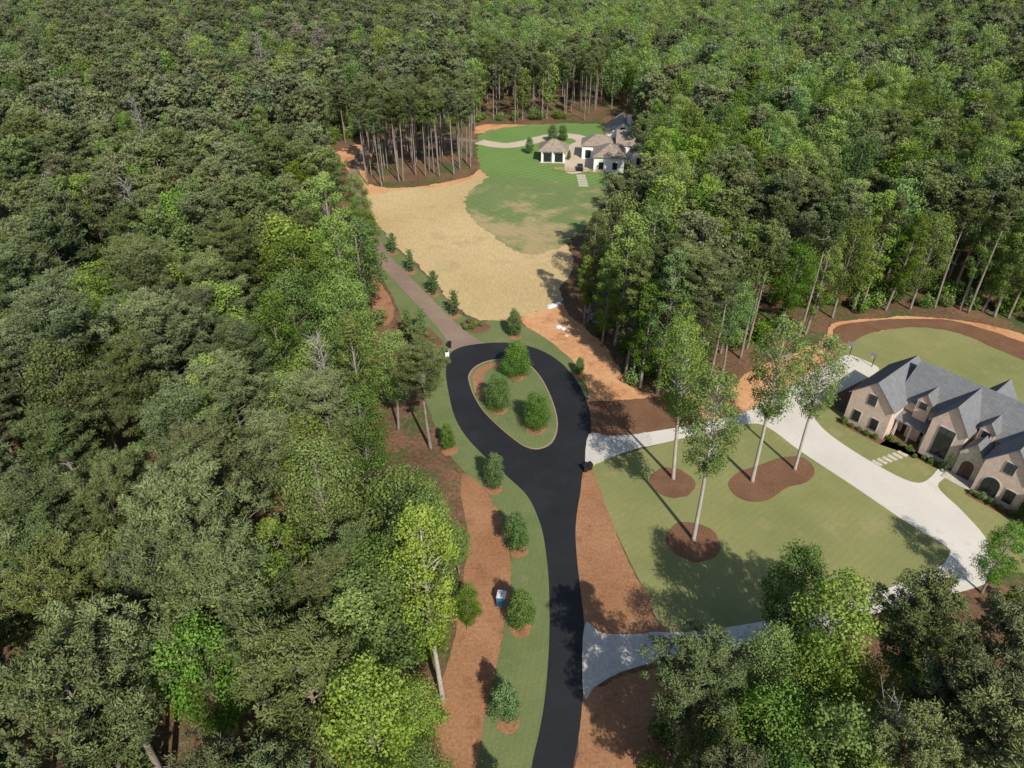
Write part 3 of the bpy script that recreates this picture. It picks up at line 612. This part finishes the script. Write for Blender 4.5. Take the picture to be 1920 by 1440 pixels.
for tx, ty, h, p, wd, nm, lab in [
    (1215, 222, 19, PINES[2], 1.05, 'pine_tree', 'broad pine overhanging the right side of the white house'),
    (1190, 318, 13, PINES[0], 1.1, 'pine_tree', 'short pine in front of the right wing of the white house'),
    (1320, 1205, 19, PINES[0], 1.05, 'pine_tree', 'broad pine at the bottom, nearest the black road on its right'),
    (1520, 1015, 19, BROAD[1], .75, 'broadleaf_tree', 'green leafy tree standing above the lower drive by the front lawn'),
    (1590, 1080, 21, BROAD[3], 1.1, 'broadleaf_tree', 'dull green tree left of the pine by the drive bend'),
    (1770, 1085, 22, PINES[1], .9, 'pine_tree', 'pine with a bare lower trunk beside the drive bend at lower right'),
    (1918, 985, 11, BROAD[3], 1.0, 'broadleaf_tree', 'low dark tree at the right frame edge beside the drive bend'),
    (1950, 1150, 22, PINES[4], .95, 'pine_tree', 'pine at the right frame edge below the drive bend'),
    (1850, 1245, 21, PINES[0], .95, 'pine_tree', 'wide pine near the lower right corner'),
    (1455, 1180, 17, BROAD[2], .75, 'broadleaf_tree', 'leafy green tree below the middle of the lower drive'),
    (1480, 1300, 17, BROAD[0], 1.0, 'broadleaf_tree', 'leafy green tree at the bottom right of the broad pine'),
    (1600, 1340, 19, BROAD[3], 1.1, 'broadleaf_tree', 'leafy green tree at the photo bottom between two pines'),
    (1930, 1330, 22, PINES[3], 1.1, 'pine_tree', 'pine in the lower right corner'),
    (1345, 1360, 15, BROAD[1], .9, 'broadleaf_tree', 'small leafy tree in front of the broad bottom pine'),
    (1760, 1390, 19, PINES[2], .9, 'pine_tree', 'pine cut by the bottom frame edge at right'),
    (1400, 1430, 18, PINES[1], 1.0, 'pine_tree', 'pine cut by the bottom frame edge near the black road'),
    (1545, 1210, 15, BROAD[2], .9, 'broadleaf_tree', 'low leafy tree under the dull green tree at lower right'),
    (1690, 1235, 14, BROAD[0], .9, 'broadleaf_tree', 'low leafy tree below the pine by the drive bend'),
    (1385, 1280, 13, BROAD[3], 1.0, 'broadleaf_tree', 'low leafy tree right of the broad bottom pine'),
    (1500, 1410, 16, BROAD[1], 1.0, 'broadleaf_tree', 'leafy tree cut by the bottom frame edge in the middle right'),
    (1660, 1440, 17, LIME[0], .9, 'broadleaf_tree', 'yellow green tree cut by the bottom frame edge at right'),
    (1870, 1430, 17, BROAD[2], .9, 'broadleaf_tree', 'leafy tree cut by the bottom frame edge in the right corner')]:
    X, Y = at_top(tx, ty, h); tree(p, nm, X, Y, h/p['H'], None, lab, 'pine tree' if nm[0] == 'p' else 'tree', None, wd*(1 if h > 15 else 1.2))
def bare(tx, ty, h, seed, lab):
    X, Y = at_top(tx, ty, h); w, w2 = make_bare(seed, h); o = thing('bare_tree', (X, Y, 0), 0, lab, 'tree')
    w.build('trunk', M['grey_twig'], o); w2.build('crown', M['grey_twig'], o)
bare(1690, 1330, 16, 1, 'leafless grey tree at the bottom right'); bare(228, 325, 26, 2, 'leafless grey tree standing in the left wood')
bare(245, 175, 27, 3, 'leafless grey tree far back in the left wood'); bare(590, 620, 24, 5, 'leafless grey tree in the left wood beside the brown drive')
bare(480, 60, 28, 6, 'leafless grey tree in the top left wood')
YL = [(970, 706, 1.03, ROUND, 'dense round tree at the back of the turnaround island'), (935, 768, 1.0, ROUND, 'dense round tree at the left of the turnaround island'), (1006, 804, .97, ROUND, 'dense round tree at the front of the turnaround island'),
      (925, 915, 1.0, YOUNG, 'young tree on the left verge, topmost of the verge row'), (971, 1030, 1.0, YOUNG, 'young tree on the left verge, second from the top of its row'), (974, 1175, 1.0, YOUNG, 'young tree on the verge beside the blue portable toilet'),
      (950, 1350, .95, YOUNG, 'young tree on the left verge, lowest full one of its row'), (934, 1505, .8, YOUNG, 'young tree on the left verge cut by the bottom frame edge'), (842, 843, .75, YOUNG, 'small young tree just right of the lone spreading pine'),
      (965, 630, .9, YOUNG, 'young tree on the grass above the turnaround'), (853, 592, .75, CONE, 'young thin tree on the brown drive verge, lowest of its row'), (812, 552, .72, CONE, 'young tree on the brown drive verge, second lowest'),
      (771, 510, .72, CONE, 'young tree on the brown drive verge, middle of the row'), (736, 474, .66, CONE, 'young tree on the brown drive verge, second from the top'), (702, 442, .7, CONE, 'young tree on the brown drive verge, topmost'),
      (1085, 702, .55, YOUNG, 'small pale young tree right of the turnaround on the clay'), (785, 674, 1.0, CONE, 'cone-shaped evergreen nearest the mailbox'), (793, 630, .8, CONE, 'cone-shaped evergreen at the mulch bed left of the brown drive'),
      (768, 640, .9, CONE, 'cone-shaped evergreen at the edge of the left wood'),
      (1035, 266, .85, ROUND, 'round tree in the far drive loop, left one'), (1054, 264, .8, ROUND, 'round tree in the far drive loop, right one'), (992, 288, .85, YOUNG, 'young tree on the far lawn beside the garden pavilion'), (1066, 300, .5, YOUNG, 'small tree on the far forecourt')]
for i, (px, py, s, pr, lab) in enumerate(YL):
    X, Y = g(px, py); p = pr[i % len(pr)]
    o = tree(p, 'evergreen_tree' if pr is CONE else 'young_tree', X, Y, s, None, lab, 'tree', None, random.uniform(.9, 1.08)*(1.25 if 10 <= i <= 14 else 1))
    if i < 3: o.location.z = .105; ring(0, 0, 1.5, 'straw_bed', .124, (X, Y))
    elif i < 16: ring(0, 0, 1.15, 'straw_bed', .042, (X+.1, Y-.2))
SH = [(790, 642), (802, 632), (812, 642), (806, 648), (868, 610), (880, 606), (892, 612), (902, 612), (884, 617), (874, 618)]
for i, (px, py) in enumerate(SH):
    X, Y = g(px, py); bed = 'left' if px < 850 else 'right'
    tree(BUSH[i % 2], 'shrub', X, Y, random.uniform(.7, 1.1), None, f'low shrub in the mulch bed {bed} of the brown drive foot', 'shrub', f'shrubs in the mulch bed {bed} of the brown drive')
# ------------------------------------------------------------------ brick house
P0 = g(1580, 786); P1 = g(1920, 962); RZ = math.atan2(P1[1]-P0[1], P1[0]-P0[0])
HS = thing('brick_house', (P0[0], P0[1], 0), RZ, 'large pink brick house with grey slate roofs and many gables beside the pale drive', 'house')
def gable(par, x0, x1, y0, y1, ev, pk, ax, wall='brick', roof='slate', ov=.35, th=.16):
    w = MB()
    if ax == 'y':
        xm = (x0+x1)/2; w.ext_y([(x0, -.1), (x1, -.1), (x1, ev), (xm, pk), (x0, ev)], y0, y1)
    else:
        ym = (y0+y1)/2; w.ext_x([(y0, -.1), (y1, -.1), (y1, ev), (ym, pk), (y0, ev)], x0, x1)
    wl = w.build('wall', M[wall], par); r = MB(); z = .06
    if ax == 'y':
        sl = (pk-ev)/(xm-x0); d = ov*sl
        r.prism([(x0-ov, y0-ov, ev-d+z+th), (xm, y0-ov, pk+z+th), (xm, y1+ov, pk+z+th), (x0-ov, y1+ov, ev-d+z+th)], th)
        r.prism([(xm, y0-ov, pk+z+th), (x1+ov, y0-ov, ev-d+z+th), (x1+ov, y1+ov, ev-d+z+th), (xm, y1+ov, pk+z+th)], th)
    else:
        sl = (pk-ev)/(ym-y0); d = ov*sl
        r.prism([(x0-ov, y0-ov, ev-d+z+th), (x1+ov, y0-ov, ev-d+z+th), (x1+ov, ym, pk+z+th), (x0-ov, ym, pk+z+th)], th)
        r.prism([(x0-ov, ym, pk+z+th), (x1+ov, ym, pk+z+th), (x1+ov, y1+ov, ev-d+z+th), (x0-ov, y1+ov, ev-d+z+th)], th)
    r.build('roof', M[roof], par); return wl
def hip(par, x0, x1, y0, y1, ev, pk, wall='brick', roof='slate', ov=.4, th=.14, z0=-.1):
    MB().box(x0, x1, y0, y1, z0, ev).build('wall', M[wall], par)
    x0 -= ov; x1 += ov; y0 -= ov; y1 += ov; r = MB(); e = ev+th+.02
    if x1-x0 >= y1-y0:
        k = (y1-y0)/2; a, b2 = (x0+k, (y0+y1)/2, pk), (x1-k, (y0+y1)/2, pk)
        fs = [[(x0, y0, e), (x1, y0, e), b2, a], [(x1, y0, e), (x1, y1, e), b2], [(x1, y1, e), (x0, y1, e), a, b2], [(x0, y1, e), (x0, y0, e), a]]
    else:
        k = (x1-x0)/2; a, b2 = ((x0+x1)/2, y0+k, pk), ((x0+x1)/2, y1-k, pk)
        fs = [[(x0, y0, e), (x1, y0, e), a], [(x1, y0, e), (x1, y1, e), b2, a], [(x1, y1, e), (x0, y1, e), b2], [(x0, y1, e), (x0, y0, e), a, b2]]
    for f in fs: r.prism(f, th)
    r.build('roof', M[roof], par)
def window(par, x, y, z, w, h, arch=False, nx=2, nz=3, frame='frame', sur='trim', name='window', mat='glass'):
    def prof(w_, z0, z1):
        if not arch: return [(x-w_/2, z0), (x+w_/2, z0), (x+w_/2, z1), (x-w_/2, z1)]
        zc = z1-w_/2; return [(x-w_/2, z0), (x+w_/2, z0)]+[(x+w_/2*math.cos(math.pi*i/12), zc+w_/2*math.sin(math.pi*i/12)) for i in range(13)]
    f = MB(); f.ext_y(prof(w+.3, z-.15, z+h+.15), y-.05, y+.02); fo = f.build(name, M[sur], par)
    MB().ext_y(prof(w, z, z+h), y-.075, y-.045).build('pane' if name == 'window' else 'panel', M[mat], fo)
    b2 = MB(); t = .06
    for i in range(nx+1):
        xx = x-w/2+w*i/nx; top = z+h if not arch else z+h-w/2+math.sqrt(max(0, (w/2)**2-(xx-x)**2))
        if top-z > .1: b2.box(xx-t/2, xx+t/2, y-.11, y-.06, z, top)
    for i in range(nz+1):
        zz = z+h*i/nz
        hw = w/2 if not arch or zz <= z+h-w/2 else math.sqrt(max(0, (w/2)**2-(zz-(z+h-w/2))**2))
        if hw > .05: b2.box(x-hw, x+hw, y-.105, y-.065, zz-t/2, zz+t/2)
    b2.build('frame', M[frame], fo)
    return fo
gable(HS, 5, 32, 4.0, 12.5, 5.7, 9.6, 'x')
gable(HS, 0, 6.2, 0, 11.0, 5.3, 8.4, 'y'); gable(HS, 10.8, 15.4, 1.2, 8, 6.2, 9.4, 'y')
gable(HS, 15.6, 18.6, .6, 4.8, 3.9, 5.9, 'y', 'stone'); gable(HS, 18.8, 24.4, -1.0, 8, 5.4, 8.8, 'y')
gable(HS, 26.2, 33, -3.5, 9, 4.6, 8.2, 'y'); gable(HS, 20, 26, 8, 16.0, 5.2, 8.8, 'y'); gable(HS, 12, 17, 9, 14.5, 5.2, 8.7, 'y')
for x, y, z, w, h, a in [(1.7, 0, .9, 1.0, 1.7, 0), (4.4, 0, .9, 1.0, 1.7, 0), (3.1, 0, 4.6, 1.1, 1.6, 0), (9.6, 4.0, .9, 1.1, 1.8, 0), (13.1, 1.2, 1.0, 2.0, 4.6, 0),
                         (20.6, -1, .7, 2.0, 2.7, 1), (22.9, -1, .9, 1.1, 1.9, 0), (21.6, -1, 5.0, 1.1, 1.5, 0), (29.6, -3.5, 4.6, 1.2, 1.6, 0), (28, -3.5, .9, 1.2, 2.0, 0)]:
    window(HS, x, y, z, w, h, bool(a))
window(HS, 17.1, .6, .05, 1.5, 2.9, True, 2, 2, 'frame', 'trim', 'door', 'wood')
window(HS, 7.6, 4.0, .05, 1.3, 2.4, False, 2, 1, 'frame', 'trim', 'door', 'wood')
for x, y in [(8.6, 3.3), (16.9, 3.3), (25.3, 3.3)]:
    d = link('dormer', None, HS, (x, y, 0))
    gable(d, -.95, .95, 0, 3.6, 6.7, 7.9, 'y', 'brick', 'slate', .2, .12); window(d, 0, 0, 5.5, .95, 1.0)
pr = MB(); pr.prism([(6.2, 1.8, 3.05), (10.8, 1.8, 3.05), (10.8, 4.0, 3.9), (6.2, 4.0, 3.9)], .14); pr.build('porch_roof', M['slate'], HS)
for x in (6.6, 8.6, 10.5): MB().box(x-.13, x+.13, 2.0, 2.26, 0, 3.0).build('porch_post', M['trim'], HS)
MB().box(26.3, 27.2, 9.5, 10.6, 5, 10.4).build('chimney', M['brick'], HS)
pl = MB(); pl.box(15.2, 19, -1.4, .55, -.05, .16); pl.build('entrance_step', M['stone'], HS)
def hw(x, y): c_, s_ = math.cos(RZ), math.sin(RZ); return (P0[0]+x*c_-y*s_, P0[1]+x*s_+y*c_)
for poly in ([(-.4, .1), (-.4, -1.5), (6.5, -1.4), (6.6, 1.2), (10.5, 1.4), (10.6, -.3), (15.1, -.2), (15.1, 1.2)], [(18.7, -.9), (18.7, -2.4), (25, -2.5), (26.2, -4.6), (33, -4.8), (33, -3.4), (26, -3.4), (24.6, -.9)]):
    sheet('mulch_bed', [hw(*p) for p in poly], .030, M['mulch'], 0, .08, True)
k = 0
for x, y in [(.6, -.8), (1.8, -.9), (3, -.8), (4.2, -.9), (5.4, -.7), (7, .6), (8.4, .7), (9.8, .6), (11, -.4), (12, .3), (13, .2), (14.2, .3), (19.2, -1.7), (20.4, -1.8), (21.6, -1.8), (22.8, -1.8), (24, -1.8), (26.6, -4.1), (28, -4.2), (29.4, -4.2)]:
    X, Y = hw(x, y); seg = 'left wing' if x < 6 else ('porch' if x < 10.5 else ('tall window' if x < 15 else 'right gable'))
    tree(BUSH[k % 2], 'shrub', X, Y, random.uniform(.6, 1.1), None, f'clipped shrub in the bed along the brick house {seg}', 'shrub', f'shrubs along the brick house {seg}'); k += 1
X, Y = hw(15.0, -.2); tree(CONE[0], 'evergreen_tree', X, Y, .5, None, 'slim evergreen beside the arched door of the brick house', 'tree', None, .7)
X, Y = hw(24.8, -1.9); tree(CONE[0], 'evergreen_tree', X, Y, .4, None, 'slim evergreen at the right gable of the brick house', 'tree')
for i in range(7):
    X, Y = hw(9.6-.25*i, -.8-.95*i)
    sheet('stepping_stone', [(X+math.cos(RZ+a)*.75*f, Y+math.sin(RZ+a)*.75*f) for a, f in ((.4, 1), (2.7, 1), (3.6, 1), (5.8, 1))], .05, M['stone'], 0, 0, True)
# ------------------------------------------------------------------ far white house
Q0 = g(1112, 322); FH = thing('white_house', (Q0[0], Q0[1], 0), -.12, 'far white house with brown shingle roofs and several wings', 'house', None, 1.1)
hip(FH, 0, 8, 0, 9, 3.8, 6.4, 'white', 'tile'); hip(FH, -3.5, 6, 11, 18, 3.6, 5.9, 'white', 'tile')
gable(FH, 3, 12, 18, 29, 5.2, 8.4, 'y', 'white', 'tile'); gable(FH, 6, 16, 9.5, 18, 4.6, 7.4, 'x', 'white', 'tile'); gable(FH, 10, 15.5, 5, 13, 4.0, 6.6, 'y', 'white', 'tile')
for x, y, z, w, h in [(2, 0, .8, 1.2, 1.8), (5.6, 0, .8, 1.2, 1.8), (-1.8, 11, .4, 1.4, 2.1), (7.5, 18, 5.6, 1.2, 1.4), (12, 5, .8, 1.1, 1.8), (14.3, 5, .8, 1.1, 1.8)]:
    window(FH, x, y, z, w, h, False, 2, 2, 'frame', 'white')
MB().box(8.6, 9.7, 20, 21.2, 5.5, 9.8).build('chimney', M['white'], FH)
Q1 = g(1014, 306); PV = thing('garden_pavilion', (Q1[0], Q1[1], 0), -.08, 'small white garden pavilion with brown hipped roof on the far lawn', 'pavilion', None, 1.1)
hip(PV, 0, 6.6, 1.2, 6.6, 3.0, 5.6, 'white', 'tile', .9)
for x in (.2, 3.2, 6.2): MB().box(x-.15, x+.15, .45, .75, -.05, 3.05).build('post', M['white'], PV)
MB().box(-.3, 6.9, .2, 1.2, -.05, .09).build('terrace', M['stone'], PV)
for x in (1.7, 4.8): window(PV, x, 1.2, .1, 2.0, 2.3, False, 2, 2, 'frame', 'white')
a, b2 = g(1040, 321), g(1130, 327); F_ = thing('timber_fence', (a[0], a[1], 0), math.atan2(b2[1]-a[1], b2[0]-a[0]), 'low tan timber fence below the far forecourt', 'fence'); L = math.hypot(b2[0]-a[0], b2[1]-a[1])
rl = MB()
for z in (.35, .75, 1.1): rl.box(0, L*.42, -.03, .03, z, z+.16); rl.box(L*.60, L, -.03, .03, z, z+.16)
rl.build('rail', M['tanwood'], F_)
for i in range(8):
    q = L*(.42*i/3 if i < 4 else .60+.40*(i-4)/3); MB().box(q-.09, q+.09, .04, .22, -.05, 1.35).build('post', M['tanwood'], F_)
a = g(1090, 330); ST_ = thing('garden_steps', (a[0]-1.4, a[1], 0), 0, 'pale stone steps running down the far lawn below the fence gap', 'steps')
for i in range(7): MB().box(0, 2.6, -1.5*i, -1.5*i+.9, -.05, .10).build('step', M['stone'], ST_)
a = g(1087, 318); CR = thing('parked_car', (a[0], a[1], .064), 1.5, 'dark car parked on the far forecourt by the white house', 'car')
b_ = MB(); b_.ext_y([(-2.2, .35), (2.2, .35), (2.25, .7), (2.1, .95), (1.1, 1.02), (-1.9, 1.05), (-2.25, .9)], -.9, .9); b_.build('body', M['black'], CR)
b_ = MB(); b_.add([(-1.8, -.85, 1.03), (1.0, -.85, 1.0), (1.0, .85, 1.0), (-1.8, .85, 1.03), (-1.4, -.68, 1.58), (.3, -.68, 1.58), (.3, .68, 1.58), (-1.4, .68, 1.58)], [(0, 1, 5, 4), (1, 2, 6, 5), (2, 3, 7, 6), (3, 0, 4, 7)]); b_.build('window', M['glass'], CR)
b_ = MB(); b_.box(-1.45, .35, -.7, .7, 1.57, 1.63); b_.build('roof', M['black'], CR)
for x in (-1.35, 1.35):
    for y in (-.9, .7): MB().tube([(x, y, .33), (x, y+.2, .33)], [.33, .33], 14).build('wheel', M['rubber'], CR)
# ------------------------------------------------------------------ small things
def bin_(px, py, rz, lab, z=0):
    X, Y = g(px, py); o = thing('wheelie_bin', (X, Y, z), rz, lab, 'bin')
    b = MB(); b.add([(-.25, -.28, .06), (.25, -.28, .06), (.25, .25, .06), (-.25, .25, .06), (-.32, -.36, 1.0), (.32, -.36, 1.0), (.32, .36, 1.0), (-.32, .36, 1.0)], [(0, 3, 2, 1), (4, 5, 6, 7), (0, 1, 5, 4), (1, 2, 6, 5), (2, 3, 7, 6), (3, 0, 4, 7)]); b.build('body', M['black'], o)
    l = MB(); l.prism([(-.35, -.4, 1.08), (.35, -.4, 1.08), (.35, .38, 1.14), (-.35, .38, 1.14)], .07); l.build('lid', M['black'], o)
    MB().tube([(-.3, .46, 1.02), (.3, .46, 1.02)], [.025, .025], 8).build('handle', M['black'], o)
    for s in (-1, 1): MB().tube([(s*.29, .3, .12), (s*.35, .3, .12)], [.12, .12], 12).build('wheel', M['rubber'], o)
bin_(1097, 884, .3, 'black wheeled bin at the road edge below the cobbled apron, left one', .06); bin_(1105, 880, .5, 'black wheeled bin at the road edge below the cobbled apron, right one', .0)
bin_(843, 652, .2, 'black wheeled bin at the top left of the turnaround', .06)
X, Y = g(838, 668); mbx = thing('mailbox', (X, Y, 0), .3, 'white mailbox on a pillar at the left of the turnaround', 'mailbox')
MB().box(-.35, .35, -.3, .3, -.05, 1.05).build('pillar', M['whitep'], mbx)
b = MB(); b.ext_y([(-.22, 1.06), (.22, 1.06), (.22, 1.3), (.15, 1.43), (0, 1.48), (-.15, 1.43), (-.22, 1.3)], -.38, .38); b.build('box', M['black'], mbx)
MB().box(.225, .25, -.1, .1, 1.2, 1.3).build('flag', M['orange'], mbx)
X, Y = g(940, 1132); pt = thing('portable_toilet', (X, Y, .0), -.15, 'blue portable toilet with white roof on the verge', 'portable toilet', None, .85)
MB().box(-.55, .55, -.55, .55, 0, 1.85).build('cabin', M['bluep'], pt)
b = MB(); b.ext_y([(-.6, 1.86), (.6, 1.86), (.56, 1.94), (.3, 2.04), (-.3, 2.04), (-.56, 1.94)], -.6, .6); b.build('roof', M['whitep'], pt)
d = MB(); d.box(-.38, .38, -.59, -.553, .12, 1.72); d = d.build('door', M['bluep'], pt); MB().box(.24, .32, -.63, -.595, .95, 1.1).build('handle', M['black'], d)
MB().tube([(.35, .35, 2.0), (.35, .35, 2.3)], [.06, .06], 8).build('vent_pipe', M['whitep'], pt)
def hoop(px, py, rz, lab):
    X, Y = g(px, py); o = thing('basketball_hoop', (X, Y, .0), rz, lab, 'basketball hoop', None, .82)
    MB().tube([(0, 0, -.05), (0, 0, 2.7), (0, -.5, 3.2), (0, -.95, 3.3)], [.09, .08, .07, .06], 8).build('pole', M['black'], o)
    MB().box(-.75, .75, -1.02, -.97, 2.95, 3.85).build('backboard', M['board'], o)
    b = MB(); b.tube([(.23*math.cos(t*.5236), -1.28+.23*math.sin(t*.5236), 3.05) for t in range(13)], [.02]*13, 6, False); b.build('rim', M['orange'], o)
    n = MB()
    for t in range(8):
        a = t*.785; n.tube([(.23*math.cos(a), -1.28+.23*math.sin(a), 3.04), (.12*math.cos(a+.3), -1.28+.12*math.sin(a+.3), 2.62)], [.012, .012], 4)
    n.build('net', M['whitep'], o)
hoop(1592, 668, -.9, 'basketball hoop at the far corner of the concrete court, left one'); hoop(1634, 688, -.9, 'basketball hoop at the right corner of the concrete court')
X, Y = g(1888, 768); b = thing('equipment_pad', (X, Y, 0), RZ, 'pale concrete pad with a unit on the back lawn', 'equipment pad'); MB().box(-1.8, 1.8, -1.2, 1.2, -.03, .12).build('slab', M['concrete'], b); MB().box(-.5, .5, -.5, .5, .121, 1.0).build('unit', M['metal'], b)
def lump(name, px, py, r, mat, lab, cat, e=.6, grp=None):
    X, Y = g(px, py); bm = bmesh.new(); bmesh.ops.create_icosphere(bm, subdivisions=2, radius=r)
    for v in bm.verts: v.co *= 1+random.uniform(-.16, .16); v.co.z = max(-.2*r, v.co.z*e)
    me = bpy.data.meshes.new(name); bm.to_mesh(me); bm.free(); me.materials.append(M[mat]); o = link(name, me, None, (X, Y, .02+.2*r)); o.rotation_euler[2] = random.random()*6; tag(o, lab, cat, grp)
for px, py, r, mat, lab in [(1048, 614, .55, 'whitep', 'white sack on the red clay, left one'), (1056, 617, .45, 'whitep', 'white sack on the red clay, right one'), (1062, 630, .4, 'stone', 'pale rubble lump on the red clay below the sacks'), (1066, 620, .35, 'whitep', 'small white lump beside the sacks on the clay')]:
    lump('rubble_sack', px, py, r, mat, lab, 'sack')
for px, py, r in [(1104, 585, .7), (1112, 592, .6), (1118, 604, .7), (1126, 612, .55), (1108, 598, .5), (1122, 596, .6)]:
    lump('boulder', px, py, r, 'rock', 'grey boulder in the pile at the wood edge by the clay', 'boulder', .7, 'boulders piled at the wood edge by the clay')
a = g(1040, 574); bs = thing('board_stack', (a[0], a[1], .0), .55, 'stack of white boards at the end of the straw field', 'boards')
for i in range(3): MB().box(-1.7+.1*i, 1.7-.15*i, -.4+.04*i, .4, .03+.14*i, .16+.14*i).build('board', M['whitep'], bs)
# ------------------------------------------------------------------ light, camera
w = bpy.data.worlds.new('World'); sc.world = w; w.use_nodes = True
nt = w.node_tree; bg = nt.nodes['Background']; sky = nt.nodes.new('ShaderNodeTexSky'); sky.sky_type = 'NISHITA'; sky.sun_disc = False
EL = 42; AZ = math.atan2(.36, -.93)
sky.sun_elevation = math.radians(EL); sky.sun_rotation = AZ
nt.links.new(sky.outputs[0], bg.inputs[0]); bg.inputs[1].default_value = .115
sl = bpy.data.lights.new('Sun', 'SUN'); sl.energy = 4.7; sl.angle = math.radians(.5); sl.color = (1, .945, .84)
so = bpy.data.objects.new('Sun', sl); C.objects.link(so); so.location = (30, -60, 120)
dv = -Vector((math.sin(AZ)*math.cos(math.radians(EL)), math.cos(AZ)*math.cos(math.radians(EL)), math.sin(math.radians(EL))))
so.rotation_euler = dv.to_track_quat('-Z', 'Y').to_euler()
cam = bpy.data.cameras.new('Camera'); cam.lens = 24; cam.sensor_width = 36; cam.clip_end = 6000; cam.clip_start = .5
co = bpy.data.objects.new('Camera', cam); C.objects.link(co); co.location = (0, 0, HC); co.rotation_euler = (math.radians(90)-TH, 0, 0)
sc.camera = co
sc.view_settings.view_transform = 'Standard'; sc.view_settings.look = 'None'; sc.view_settings.exposure = 0
print('trees', cnt, npt, ncp, 'far', len(far), 'under', len(up_))
